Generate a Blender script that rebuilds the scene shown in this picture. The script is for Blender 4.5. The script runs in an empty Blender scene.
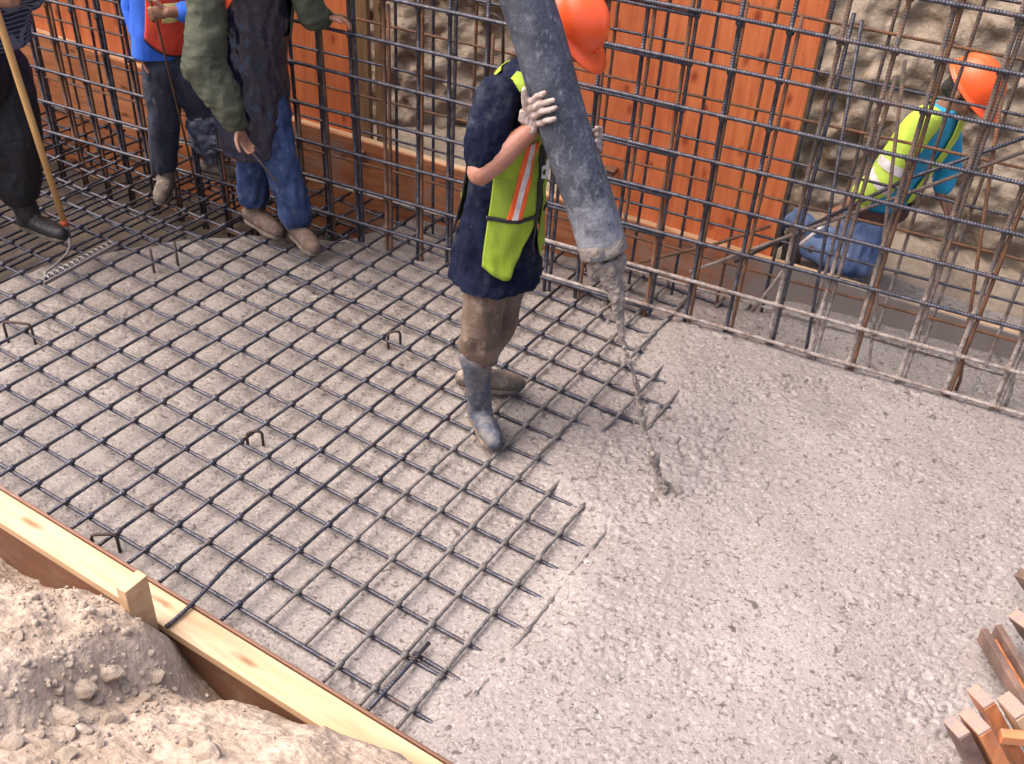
import bpy, math, random
import numpy as np
from mathutils import Vector, Matrix

# ------------------------------------------------------------------ camera, world, light
SC = bpy.context.scene
COL = SC.collection
RCAM = np.array([[0.84395835, 0.533816, 0.05267627],
                 [0.35959095, -0.49015906, -0.79400154],
                 [-0.39803098, 0.68904614, -0.60562923]])
CPOS = np.array([3.85601, -2.96204, 2.93921])
FPX = 1047.57
cd = bpy.data.cameras.new('camera')
cam = bpy.data.objects.new('camera', cd)
COL.objects.link(cam)
M4 = Matrix([[RCAM[0][k], -RCAM[1][k], -RCAM[2][k], CPOS[k]] for k in range(3)] + [[0, 0, 0, 1]])
cam.matrix_world = M4
cd.sensor_fit = 'HORIZONTAL'
cd.sensor_width = 36.0
cd.lens = 36.0 * FPX / 1024.0
cd.clip_start = 0.05
cd.clip_end = 400.0
SC.camera = cam

SUN_EL, SUN_AZ = math.radians(58), math.radians(236)   # azimuth measured clockwise from +Y
world = bpy.data.worlds.new('World')
SC.world = world
world.use_nodes = True
wn = world.node_tree
sky = wn.nodes.new('ShaderNodeTexSky')
sky.sky_type = 'NISHITA'
sky.sun_disc = False
sky.sun_elevation = SUN_EL
sky.sun_rotation = SUN_AZ
sky.air_density = 0.55
sky.dust_density = 6.0
sky.ozone_density = 1.0
bg = wn.nodes['Background']
wn.links.new(sky.outputs[0], bg.inputs[0])
bg.inputs[1].default_value = 0.15
sd = bpy.data.lights.new('sun', 'SUN')
sd.energy = 1.15
sd.angle = math.radians(85)
sd.color = (1.0, 0.88, 0.76)
sun = bpy.data.objects.new('sun', sd)
COL.objects.link(sun)
sv = Vector((math.sin(SUN_AZ) * math.cos(SUN_EL), math.cos(SUN_AZ) * math.cos(SUN_EL), math.sin(SUN_EL)))
sun.rotation_euler = sv.to_track_quat('Z', 'Y').to_euler()
sun.location = (0, 0, 12)
SC.view_settings.view_transform = 'Standard'
SC.view_settings.look = 'None'
SC.view_settings.exposure = 1.5
SC.view_settings.gamma = 1.0
SC.view_settings.use_curve_mapping = False
SC.cycles.max_bounces = 6
SC.cycles.diffuse_bounces = 3
SC.cycles.use_denoising = True

rng = np.random.default_rng(7)
R_ = random.Random(11)

# ------------------------------------------------------------------ places: turn photo measurements into metres
HV = np.array([-0.5, 0.866, 0.0])                 # level direction looking away from the viewpoint
ER = np.array([0.866, 0.5, 0.0])                  # level direction to the right
UP = np.array([0, 0, 1.0])
TH = math.radians(7.5)
W0 = np.array([0.5009, 1.0668, 0.0])              # a point at the foot of the front wall curtain
ES = np.array([math.cos(TH), math.sin(TH), 0])    # along the wall
EN = np.array([-math.sin(TH), math.cos(TH), 0])   # away from the slab

def V3(*a): return np.array(a, float)
def ray(u, v): return RCAM.T @ np.array([(u - 512) / FPX, (v - 382) / FPX, 1.0])
def onz(u, v, z=0.0):
    d = ray(u, v); return CPOS + d * (z - CPOS[2]) / d[2]
def onp(u, v, F, off=0.0):
    d = ray(u, v); return CPOS + d * (((np.asarray(F) - CPOS) @ HV + off) / (d @ HV))
def onw(u, v, n=0.0):
    d = ray(u, v); return CPOS + d * ((n - (CPOS - W0) @ EN) / (d @ EN))
def wall(s, n, z): return W0 + ES * s + EN * n + UP * z
def lerp(a, b, t): return np.asarray(a) * (1 - t) + np.asarray(b) * t
def nrm(v): v = np.asarray(v, float); return v / (np.linalg.norm(v) + 1e-12)

# ------------------------------------------------------------------ numpy noise
def _h(ix, iy, iz, seed):
    n = (ix * 73856093) ^ (iy * 19349663) ^ (iz * 83492791) ^ (seed * 2654435)
    n = (n ^ (n >> 13)) & 0xffffffff
    n = (n * 1274126177) & 0xffffffff
    n = n ^ (n >> 16)
    return (n & 0xffff) / 65535.0
def vnoise(P, seed=0):
    P = np.asarray(P, float); i = np.floor(P).astype(np.int64); f = P - i; f = f * f * (3 - 2 * f)
    r = 0
    for dx in (0, 1):
        wx = f[:, 0] if dx else 1 - f[:, 0]
        for dy in (0, 1):
            wy = f[:, 1] if dy else 1 - f[:, 1]
            for dz in (0, 1):
                wz = f[:, 2] if dz else 1 - f[:, 2]
                r = r + wx * wy * wz * _h(i[:, 0] + dx, i[:, 1] + dy, i[:, 2] + dz, seed)
    return r - 0.5
def fbm(P, scale, oct=4, seed=0, gain=0.5):
    P = np.asarray(P, float); a = 1.0; r = 0
    for o in range(oct):
        r = r + a * vnoise(P * scale * (2 ** o) + 17.3 * o, seed + o); a *= gain
    return r
def sstep(a, b, x):
    t = np.clip((x - a) / (b - a), 0, 1); return t * t * (3 - 2 * t)

# ------------------------------------------------------------------ materials
MATS = {}
def mk(name, base, alt=None, scale=6, rough=0.7, bump=0.0, bscale=60, metal=0.0, splat=None, sp_scale=25, sp_th=0.6,
       stretch=(1, 1, 1), spec=0.5, rough2=None, alt_lo=0.4, alt_hi=0.62, detail=6, ribs=0.0, splat2=None, sp2_scale=5, sp2_th=0.6, bdist=0.01, sp_stretch=(1, 1, 1)):
    if name in MATS: return MATS[name]
    m = bpy.data.materials.new(name); m.use_nodes = True
    nt = m.node_tree; N = nt.nodes; L = nt.links
    b = N['Principled BSDF']
    b.inputs['Roughness'].default_value = rough
    b.inputs['Metallic'].default_value = metal
    b.inputs['Specular IOR Level'].default_value = spec
    tc = N.new('ShaderNodeTexCoord')
    mp = N.new('ShaderNodeMapping'); mp.inputs['Scale'].default_value = stretch
    L.new(tc.outputs['Object'], mp.inputs['Vector'])
    def noise(sc, det=detail, vec=mp.outputs[0], ro=0.5):
        n = N.new('ShaderNodeTexNoise'); n.inputs['Scale'].default_value = sc; n.inputs['Detail'].default_value = det; n.inputs['Roughness'].default_value = ro
        L.new(vec, n.inputs['Vector']); return n.outputs['Fac']
    def ramp(fac, lo, hi):
        r = N.new('ShaderNodeMapRange'); r.inputs['From Min'].default_value = lo; r.inputs['From Max'].default_value = hi
        L.new(fac, r.inputs['Value']); return r.outputs[0]
    def mix(fac, c1, c2):
        x = N.new('ShaderNodeMix'); x.data_type = 'RGBA'
        L.new(fac, x.inputs['Factor'])
        for c, sk in ((c1, 'A'), (c2, 'B')):
            i = [q for q in x.inputs if q.name == sk and q.type == 'RGBA'][0]
            if isinstance(c, tuple): i.default_value = (*c, 1)
            else: L.new(c, i)
        return [q for q in x.outputs if q.type == 'RGBA'][0]
    col = base
    if alt is not None:
        col = mix(ramp(noise(scale), alt_lo, alt_hi), base, alt)
    if splat2 is not None:
        col = mix(ramp(noise(sp2_scale, 8, tc.outputs['Object'], .7), sp2_th - .04, sp2_th + 0.16), col, splat2)
    if splat is not None:
        mp2 = N.new('ShaderNodeMapping'); mp2.inputs['Scale'].default_value = sp_stretch
        L.new(tc.outputs['Object'], mp2.inputs['Vector'])
        f = ramp(noise(sp_scale, 10, mp2.outputs[0], .74), sp_th - .02, sp_th + 0.17)
        col = mix(f, col, splat)
        if rough2 is not None:
            rr = N.new('ShaderNodeMapRange'); rr.inputs['To Min'].default_value = rough; rr.inputs['To Max'].default_value = rough2
            L.new(f, rr.inputs['Value']); L.new(rr.outputs[0], b.inputs['Roughness'])
    if isinstance(col, tuple): b.inputs['Base Color'].default_value = (*col, 1)
    else: L.new(col, b.inputs['Base Color'])
    nrmo = None
    if bump:
        bp = N.new('ShaderNodeBump'); bp.inputs['Strength'].default_value = bump; bp.inputs['Distance'].default_value = bdist
        L.new(noise(bscale, 8), bp.inputs['Height']); nrmo = bp.outputs[0]
    if ribs:
        at = N.new('ShaderNodeAttribute'); at.attribute_name = 'run'
        mu = N.new('ShaderNodeMath'); mu.operation = 'MULTIPLY'; mu.inputs[1].default_value = 2 * math.pi / 0.013
        sn = N.new('ShaderNodeMath'); sn.operation = 'SINE'
        L.new(at.outputs['Fac'], mu.inputs[0]); L.new(mu.outputs[0], sn.inputs[0])
        bp2 = N.new('ShaderNodeBump'); bp2.inputs['Strength'].default_value = ribs; bp2.inputs['Distance'].default_value = 0.002
        L.new(sn.outputs[0], bp2.inputs['Height'])
        if nrmo is not None: L.new(nrmo, bp2.inputs['Normal'])
        nrmo = bp2.outputs[0]
    if nrmo is not None: L.new(nrmo, b.inputs['Normal'])
    MATS[name] = m
    return m

def plywood(name, c1, c2, knot, grain=(9, 9, 1.0), rough=0.55, knots=True, kscale=(5.2, 2.9), kax='XZ', smear=(.56, .55, (.27, .225, .19)), coat=None):
    """oiled plywood or lumber: long grain streaks with small dark knots; grain runs along the axis with the small stretch"""
    m = bpy.data.materials.new(name); m.use_nodes = True
    nt = m.node_tree; N = nt.nodes; L = nt.links; b = N['Principled BSDF']
    b.inputs['Roughness'].default_value = rough
    tc = N.new('ShaderNodeTexCoord')
    mp = N.new('ShaderNodeMapping'); mp.inputs['Scale'].default_value = grain
    L.new(tc.outputs['Object'], mp.inputs['Vector'])
    n1 = N.new('ShaderNodeTexNoise'); n1.inputs['Scale'].default_value = 3.2; n1.inputs['Detail'].default_value = 5; n1.inputs['Distortion'].default_value = 0.8
    L.new(mp.outputs[0], n1.inputs['Vector'])
    n2 = N.new('ShaderNodeTexNoise'); n2.inputs['Scale'].default_value = 1.6; n2.inputs['Detail'].default_value = 6
    L.new(tc.outputs['Object'], n2.inputs['Vector'])
    ad = N.new('ShaderNodeMath'); ad.operation = 'MULTIPLY_ADD'; ad.inputs[1].default_value = 0.65
    sc2 = N.new('ShaderNodeMath'); sc2.operation = 'MULTIPLY'; sc2.inputs[1].default_value = 0.45
    L.new(n2.outputs['Fac'], sc2.inputs[0]); L.new(n1.outputs['Fac'], ad.inputs[0]); L.new(sc2.outputs[0], ad.inputs[2])
    cr = N.new('ShaderNodeValToRGB'); cr.color_ramp.elements[0].position = 0.42; cr.color_ramp.elements[1].position = 0.68
    cr.color_ramp.elements[0].color = (*c2, 1); cr.color_ramp.elements[1].color = (*c1, 1)
    L.new(ad.outputs[0], cr.inputs[0])
    out = cr.outputs[0]
    if knots:
        se = N.new('ShaderNodeSeparateXYZ'); co = N.new('ShaderNodeCombineXYZ'); L.new(tc.outputs['Object'], se.inputs[0])
        for q in (0, 1):
            mu = N.new('ShaderNodeMath'); mu.operation = 'MULTIPLY'; mu.inputs[1].default_value = kscale[q]
            L.new(se.outputs[kax[q]], mu.inputs[0]); L.new(mu.outputs[0], co.inputs[q])
        nd = N.new('ShaderNodeTexNoise'); nd.inputs['Scale'].default_value = 14
        L.new(tc.outputs['Object'], nd.inputs['Vector'])
        vo = N.new('ShaderNodeTexVoronoi'); vo.voronoi_dimensions = '2D'; vo.inputs['Scale'].default_value = 1.0
        L.new(co.outputs[0], vo.inputs['Vector'])
        ds = N.new('ShaderNodeMath'); ds.operation = 'MULTIPLY_ADD'; ds.inputs[1].default_value = .16
        L.new(nd.outputs['Fac'], ds.inputs[0]); L.new(vo.outputs['Distance'], ds.inputs[2])
        mr = N.new('ShaderNodeMapRange'); mr.inputs['From Min'].default_value = 0.20; mr.inputs['From Max'].default_value = 0.10
        L.new(ds.outputs[0], mr.inputs['Value'])
        mx = N.new('ShaderNodeMix'); mx.data_type = 'RGBA'
        ca = [q for q in mx.inputs if q.type == 'RGBA']
        L.new(mr.outputs[0], mx.inputs['Factor']); L.new(out, ca[0]); ca[1].default_value = (*knot, 1)
        out = [q for q in mx.outputs if q.type == 'RGBA'][0]
    ns = N.new('ShaderNodeTexNoise'); ns.inputs['Scale'].default_value = 4.5; ns.inputs['Detail'].default_value = 10; ns.inputs['Roughness'].default_value = .72
    L.new(tc.outputs['Object'], ns.inputs['Vector'])
    rs = N.new('ShaderNodeMapRange'); rs.inputs['From Min'].default_value = smear[0]; rs.inputs['From Max'].default_value = smear[0] + .2; rs.inputs['To Max'].default_value = smear[1]
    src = ns.outputs['Fac']
    if coat is not None:
        sx = N.new('ShaderNodeSeparateXYZ'); L.new(tc.outputs['Object'], sx.inputs[0])
        g = N.new('ShaderNodeMapRange'); g.inputs['From Min'].default_value = coat[0]; g.inputs['From Max'].default_value = coat[1]; g.inputs['To Max'].default_value = .34; L.new(sx.outputs['X'], g.inputs['Value'])
        aa = N.new('ShaderNodeMath'); aa.operation = 'ADD'; L.new(src, aa.inputs[0]); L.new(g.outputs[0], aa.inputs[1]); src = aa.outputs[0]
    L.new(src, rs.inputs['Value'])
    mz = N.new('ShaderNodeMix'); mz.data_type = 'RGBA'; iz = [q for q in mz.inputs if q.type == 'RGBA']
    L.new(rs.outputs[0], mz.inputs['Factor']); L.new(out, iz[0]); iz[1].default_value = (*smear[2], 1); out = [q for q in mz.outputs if q.type == 'RGBA'][0]
    L.new(out, b.inputs['Base Color'])
    bp = N.new('ShaderNodeBump'); bp.inputs['Strength'].default_value = 0.25; bp.inputs['Distance'].default_value = 0.004
    L.new(n1.outputs['Fac'], bp.inputs['Height']); L.new(bp.outputs[0], b.inputs['Normal'])
    return m

def fade_up(m, z0, z1):
    nt = m.node_tree; N = nt.nodes; L = nt.links; b = N['Principled BSDF']; mx = b.inputs['Base Color'].links[0].from_node
    fl = mx.inputs['Factor'].links[0].from_socket
    tc = N.new('ShaderNodeTexCoord'); se = N.new('ShaderNodeSeparateXYZ'); L.new(tc.outputs['Object'], se.inputs[0])
    r = N.new('ShaderNodeMapRange'); r.inputs['From Min'].default_value = z1; r.inputs['From Max'].default_value = z0; r.inputs['To Min'].default_value = .06; L.new(se.outputs['Z'], r.inputs['Value'])
    mu = N.new('ShaderNodeMath'); mu.operation = 'MULTIPLY'; L.new(fl, mu.inputs[0]); L.new(r.outputs[0], mu.inputs[1]); L.new(mu.outputs[0], mx.inputs['Factor'])
CEM = (0.40, 0.37, 0.35)
STEEL = mk('black_rebar', (0.042, 0.043, 0.058), (0.085, 0.083, 0.10), 30, rough=0.38, metal=0.6, bump=0.25, bscale=220, ribs=0.3, splat=(0.15, 0.085, 0.055), sp_scale=10, sp_th=0.57, rough2=0.8)
RUST = mk('rusty_rebar', (0.10, 0.055, 0.035), (0.19, 0.085, 0.04), 14, rough=0.75, metal=0.25, bump=0.3, bscale=200, ribs=0.38, splat=(0.05, 0.05, 0.06), sp_scale=7, sp_th=0.55)
SPLASHED = mk('cement_splashed_rebar', (0.085, 0.07, 0.065), (0.17, 0.10, 0.065), 20, rough=0.7, metal=0.25, bump=0.4, bscale=160, ribs=0.35, splat=(0.34, 0.30, 0.275), sp_scale=22, sp_th=0.40, rough2=0.9)
fade_up(SPLASHED, .22, .85)
MATSPL = mk('cement_coated_mat_bar', (0.085, 0.08, 0.082), (0.14, 0.12, 0.11), 20, rough=0.7, metal=0.25, bump=0.4, bscale=160, ribs=0.35, splat=(0.25, 0.225, 0.21), sp_scale=22, sp_th=0.50, rough2=0.9)
PLY = plywood('orange_form_plywood', (0.68, 0.20, 0.066), (0.52, 0.118, 0.036), (0.30, 0.05, 0.016), (9, 9, 0.9), smear=(.56, .5, (.30, .075, .025)))
BOARD = plywood('stained_form_board', (0.56, 0.215, 0.085), (0.36, 0.115, 0.042), (0.13, 0.04, 0.016), (0.9, 9, 9), kscale=(2.2, 6))
BOARDR = plywood('cement_splashed_form_board', (0.44, 0.17, 0.07), (0.28, 0.09, 0.035), (0.13, 0.04, 0.016), (0.9, 9, 9), kscale=(2.2, 6), smear=(.52, .95, (.21, .185, .168)), coat=(1.8, 3.0))
LUMBER = plywood('raw_lumber', (0.55, 0.385, 0.235), (0.42, 0.265, 0.145), (0.22, 0.11, 0.045), (0.8, 8, 8), knots=True, kscale=(1.6, 7), kax='XY')
STUD = plywood('old_brown_lumber', (0.27, 0.155, 0.075), (0.16, 0.085, 0.04), (0.07, 0.04, 0.02), (9, 9, 0.8))
REDLUM = plywood('form_oiled_lumber', (0.50, 0.19, 0.075), (0.27, 0.09, 0.035), (0.1, 0.04, 0.02), (6, 6, 1.2))
DARKLUM = mk('wet_dark_lumber', (0.09, 0.055, 0.045), (0.17, 0.10, 0.075), 9, rough=0.7, bump=0.5, bscale=50, splat=(0.36, 0.33, 0.31), sp_scale=14, sp_th=0.62)
ENDGRAIN = mk('cement_caked_end_grain', (0.31, 0.195, 0.15), (0.22, 0.175, 0.16), 30, rough=0.85, bump=0.5, bscale=60)

# ------------------------------------------------------------------ mesh building
class MB:
    def __init__(s): s.v = []; s.f = []; s.run = []
    def add(s, vs, fs, run=None):
        b = len(s.v); s.v.extend([tuple(map(float, q)) for q in vs]); s.f.extend([tuple(i + b for i in f) for f in fs])
        s.run.extend([0.0] * len(vs) if run is None else [float(x) for x in run])
    def tube(s, pts, rad, seg=8, flat=None, cap=True):
        """swept tube; rad: number, list, or list of (a,b) half-axes; flat: direction of the first half-axis"""
        pts = [np.asarray(p, float) for p in pts]; n = len(pts)
        rad = [rad] * n if np.isscalar(rad) else list(rad)
        tans = []
        for i in range(n):
            a = pts[max(i - 1, 0)]; c = pts[min(i + 1, n - 1)]; tans.append(nrm(c - a))
        ref = np.asarray(flat, float) if flat is not None else (UP if abs(tans[0][2]) < 0.9 else np.array([1.0, 0, 0]))
        x = nrm(ref - tans[0] * (ref @ tans[0]))
        vs = []; run = []; acc = 0
        for i in range(n):
            if i: acc += np.linalg.norm(pts[i] - pts[i - 1])
            if flat is not None: x = ref
            x = nrm(x - tans[i] * (x @ tans[i])); y = np.cross(tans[i], x)
            ra, rb = rad[i] if isinstance(rad[i], (tuple, list)) else (rad[i], rad[i])
            for k in range(seg):
                t = 2 * math.pi * k / seg
                vs.append(pts[i] + x * (ra * math.cos(t)) + y * (rb * math.sin(t))); run.append(acc)
        fs = []
        for i in range(n - 1):
            for k in range(seg):
                k2 = (k + 1) % seg
                fs.append((i * seg + k, i * seg + k2, (i + 1) * seg + k2, (i + 1) * seg + k))
        if cap:
            fs.append(tuple(range(seg - 1, -1, -1))); fs.append(tuple(range((n - 1) * seg, n * seg)))
        s.add(vs, fs, run)
    def ell(s, c, hx, hy, hz, nu=14, nv=9):
        c, hx, hy, hz = (np.asarray(q, float) for q in (c, hx, hy, hz))
        if np.dot(np.cross(hx, hy), hz) < 0: hx = -hx
        vs = [c - hz]
        for j in range(1, nv):
            p = -math.pi / 2 + math.pi * j / nv
            for i in range(nu):
                t = 2 * math.pi * i / nu
                vs.append(c + hx * math.cos(t) * math.cos(p) + hy * math.sin(t) * math.cos(p) + hz * math.sin(p))
        vs.append(c + hz); fs = []
        for i in range(nu): fs.append((0, 1 + (i + 1) % nu, 1 + i))
        for j in range(nv - 2):
            for i in range(nu):
                a = 1 + j * nu + i; b = 1 + j * nu + (i + 1) % nu
                fs.append((a, b, b + nu, a + nu))
        t = len(vs) - 1; o = 1 + (nv - 2) * nu
        for i in range(nu): fs.append((o + i, o + (i + 1) % nu, t))
        s.add(vs, fs)
    def ball(s, c, r): s.ell(c, (r, 0, 0), (0, r, 0), (0, 0, r), 12, 8)
    def limb(s, pts, rad, seg=14, flat=None):
        """tapered limb with rounded joints"""
        s.tube(pts, rad, seg, flat)
        for p, r in zip(pts, rad):
            q = r if np.isscalar(r) else min(r)
            s.ball(p, q * 0.985)
    def box(s, c, hx, hy, hz):
        c, hx, hy, hz = (np.asarray(q, float) for q in (c, hx, hy, hz))
        if np.dot(np.cross(hx, hy), hz) < 0: hx = -hx
        vs = [c + hx * a + hy * b + hz * d for d in (-1, 1) for a, b in ((-1, -1), (1, -1), (1, 1), (-1, 1))]
        s.add(vs, [(3, 2, 1, 0), (4, 5, 6, 7), (0, 1, 5, 4), (1, 2, 6, 5), (2, 3, 7, 6), (3, 0, 4, 7)])
    def mesh(s, name, smooth=True):
        me = bpy.data.meshes.new(name); me.from_pydata(s.v, [], s.f)
        a = me.attributes.new('run', 'FLOAT', 'POINT'); a.data.foreach_set('value', s.run)
        if smooth: me.shade_smooth()
        me.update(); return me

def link(name, me, m, parent=None, bevel=0.0):
    o = bpy.data.objects.new(name, me); COL.objects.link(o)
    if m is not None: me.materials.append(m)
    if parent is not None:
        o.parent = parent
        o.location = -Vector(ROOT_LOC.get(parent.name, (0, 0, 0)))
    if bevel:
        md = o.modifiers.new('bevel', 'BEVEL'); md.width = bevel; md.segments = 2; md.limit_method = 'ANGLE'
    return o
ROOT_LOC = {}
def world_loc(o):
    return ROOT_LOC.get(o.name, (0, 0, 0))
def thing(name, label, cat, loc=(0, 0, 0), group=None):
    o = bpy.data.objects.new(name, None); COL.objects.link(o); o.location = Vector(loc); o.empty_display_size = 0.1
    ROOT_LOC[o.name] = tuple(loc)
    return tag(o, label, cat, group)
def tag(o, label, cat, group=None, kind=None):
    if label: o['label'] = label
    if cat: o['category'] = cat
    if group: o['group'] = group
    if kind: o['kind'] = kind
    return o
def build(name, mb, m, parent=None, smooth=False, bevel=0.0):
    return link(name, mb.mesh(name, smooth), m, parent, bevel)
def organic(name, mb, m, parent=None, voxel=0.008, smooth=3, folds=None):
    """union of overlapping closed shapes as one continuous skin"""
    me = mb.mesh('tmp'); o = bpy.data.objects.new('tmp', me); COL.objects.link(o)
    r = o.modifiers.new('r', 'REMESH'); r.mode = 'VOXEL'; r.voxel_size = voxel
    if smooth:
        sm = o.modifiers.new('s', 'SMOOTH'); sm.iterations = smooth; sm.factor = 0.5
    dg = bpy.context.evaluated_depsgraph_get()
    me2 = bpy.data.meshes.new_from_object(o.evaluated_get(dg)); me2.name = name
    bpy.data.objects.remove(o); bpy.data.meshes.remove(me)
    if folds is not None:
        n = len(me2.vertices); co = np.empty(n * 3); me2.vertices.foreach_get('co', co); co = co.reshape(-1, 3)
        nr = np.empty(n * 3); me2.vertex_normals.foreach_get('vector', nr); nr = nr.reshape(-1, 3)
        me2.vertices.foreach_set('co', (co + nr * folds(co)[:, None]).ravel())
    me2.shade_smooth(); me2.update()
    return link(name, me2, m, parent)
def grid_mesh(name, P, nu, nv, m, parent=None, flip=False):
    """P: (nu*nv,3) array, u slow"""
    me = bpy.data.meshes.new(name)
    i = np.arange((nu - 1) * (nv - 1)); a = (i // (nv - 1)) * nv + i % (nv - 1)
    q = np.stack([a, a + nv, a + nv + 1, a + 1] if not flip else [a, a + 1, a + nv + 1, a + nv], 1).astype(np.int32)
    me.vertices.add(len(P)); me.vertices.foreach_set('co', np.ascontiguousarray(P, np.float32).ravel())
    me.loops.add(q.size); me.loops.foreach_set('vertex_index', q.ravel())
    me.polygons.add(len(q)); me.polygons.foreach_set('loop_start', np.arange(len(q), dtype=np.int32) * 4)
    me.update(calc_edges=True); me.validate(); me.shade_smooth()
    return link(name, me, m, parent)

# ------------------------------------------------------------------ setting: wet concrete, pit floor, soil
def edge_x(y):
    return np.interp(y, [-1.5, -1.1, -.7, -.22, -.05, .1, .28, .45, .7, .9, 1.2, 1.5, 1.65, 2.2], [2.90, 2.86, 2.80, 2.79, 2.54, 2.49, 2.50, 2.70, 2.70, 2.58, 2.46, 2.46, 2.75, 2.8])
def wet_level(x, y):
    P = np.stack([x, y, 0 * x], 1)
    ex = edge_x(y) + 0.16 * fbm(P, 3.0, 3, 5)
    d = x - ex
    z = -0.066 + 0.036 * sstep(-1.9, -0.35, d) + 0.052 * sstep(-0.33, 0.05, d)
    wl = (P - W0) @ EN
    z = z - 0.02 * sstep(-0.25, 0.1, wl) * sstep(1.9, 1.0, x)
    z = z + 0.03 * sstep(0.0, 0.35, wl) * sstep(2.2, 3.0, x)
    le = np.interp(y, [-1.5, -.6, -.3, .0, .3, .6, .8, 1.1, 1.6], [-1.0, -.92, -.85, -.70, -.48, -.28, -.05, .30, .42]) + 0.12 * fbm(P, 4, 3, 9)
    z = z - 0.42 * sstep(0.14, -0.30, x - le)
    r = np.hypot(x - 2.857, y - 0.105)
    z = z + 0.012 * np.exp(-(r / 0.16) ** 2)
    return z, d
def make_concrete():
    st = 0.0065
    xs = np.arange(-1.9, 5.2, st); ys = np.arange(-1.402, 2.35, st)
    X, Y = np.meshgrid(xs, ys, indexing='ij'); x = X.ravel(); y = Y.ravel()
    z, d = wet_level(x, y)
    P = np.stack([x, y, 0 * x], 1)
    k = (0.40 + 0.50 * sstep(-0.7, 0.1, d)) * (0.42 + 0.62 * sstep(-.16, .22, fbm(P, 1.9, 3, 59)))
    z = z + 0.018 * fbm(P, 3.5, 3, 21) + 0.012 * fbm(P, 1.6, 2, 29) * sstep(-.2, .3, d) + k * (0.0045 * fbm(P, 19, 3, 31) + 0.0068 * fbm(P, 70, 2, 41))
    W = P + 0.012 * np.stack([vnoise(P * 40, 55), vnoise(P * 40, 56), 0 * x], 1)
    pit = sstep(0.20, 0.34, vnoise(W * 43, 51) + 0.6 * vnoise(P * 5.0, 52))
    z = z - k * 0.012 * pit * sstep(-.22, .15, vnoise(P * 2.3, 58) + .10)
    hole = sstep(0.26, 0.36, vnoise(W * 75 + 3, 61) + 0.35 * vnoise(P * 8, 62))
    z = z - k * 0.008 * hole
    # channels dragged by the bars just going under
    return grid_mesh('concrete', np.stack([x, y, z], 1), len(xs), len(ys), CONC)
def conc_mat():
    m = bpy.data.materials.new('wet_concrete'); m.use_nodes = True
    nt = m.node_tree; N = nt.nodes; L = nt.links; b = N['Principled BSDF']
    tc = N.new('ShaderNodeTexCoord')
    def noise(s, d=8, dist=0.0):
        n = N.new('ShaderNodeTexNoise'); n.inputs['Scale'].default_value = s; n.inputs['Detail'].default_value = d; n.inputs['Distortion'].default_value = dist
        L.new(tc.outputs['Object'], n.inputs['Vector']); return n.outputs['Fac']
    def mr(f, lo, hi, a=0, c=1):
        r = N.new('ShaderNodeMapRange'); r.inputs['From Min'].default_value = lo; r.inputs['From Max'].default_value = hi
        r.inputs['To Min'].default_value = a; r.inputs['To Max'].default_value = c
        L.new(f, r.inputs['Value']); return r.outputs[0]
    def mix(f, a, c):
        x = N.new('ShaderNodeMix'); x.data_type = 'RGBA'; L.new(f, x.inputs['Factor']); ii = [q for q in x.inputs if q.type == 'RGBA']
        for q, i in ((a, ii[0]), (c, ii[1])):
            if isinstance(q, tuple): i.default_value = (*q, 1)
            else: L.new(q, i)
        return [q for q in x.outputs if q.type == 'RGBA'][0]
    c = mix(mr(noise(2.2, 4), 0.35, 0.65), (0.252, 0.224, 0.211), (0.212, 0.187, 0.175))
    c = mix(mr(noise(1.4, 5), 0.42, 0.62), c, (0.212, 0.185, 0.174))
    c = mix(mr(noise(75, 5), 0.52, 0.68), c, (0.31, 0.28, 0.267))
    c = mix(mr(noise(70, 6, 0.6), 0.565, 0.65), c, (0.115, 0.095, 0.085))
    c = mix(mr(noise(30, 8, 1.0), 0.615, 0.675), c, (0.085, 0.07, 0.062))
    sx = N.new('ShaderNodeSeparateXYZ'); L.new(tc.outputs['Object'], sx.inputs[0])
    ad = N.new('ShaderNodeMath'); ad.operation = 'MULTIPLY_ADD'; ad.inputs[1].default_value = 1.2; L.new(noise(3.0, 5), ad.inputs[0]); L.new(sx.outputs['X'], ad.inputs[2])
    x2 = N.new('ShaderNodeMix'); x2.data_type = 'RGBA'; x2.blend_type = 'MULTIPLY'; jj = [q for q in x2.inputs if q.type == 'RGBA']; L.new(mr(ad.outputs[0], 3.3, 2.3), x2.inputs['Factor']); L.new(c, jj[0]); jj[1].default_value = (.90, .885, .85, 1)
    c = [q for q in x2.outputs if q.type == 'RGBA'][0]
    L.new(c, b.inputs['Base Color'])
    L.new(mr(noise(8), 0.3, 0.7, 0.36, 0.72), b.inputs['Roughness'])
    bp = N.new('ShaderNodeBump'); bp.inputs['Strength'].default_value = 0.5; bp.inputs['Distance'].default_value = 0.007
    L.new(noise(110, 6), bp.inputs['Height']); L.new(bp.outputs[0], b.inputs['Normal'])
    return m
CONC = conc_mat()
concrete = tag(make_concrete(), 'wet grey concrete being poured over the rebar mat', None, None, 'structure')

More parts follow.
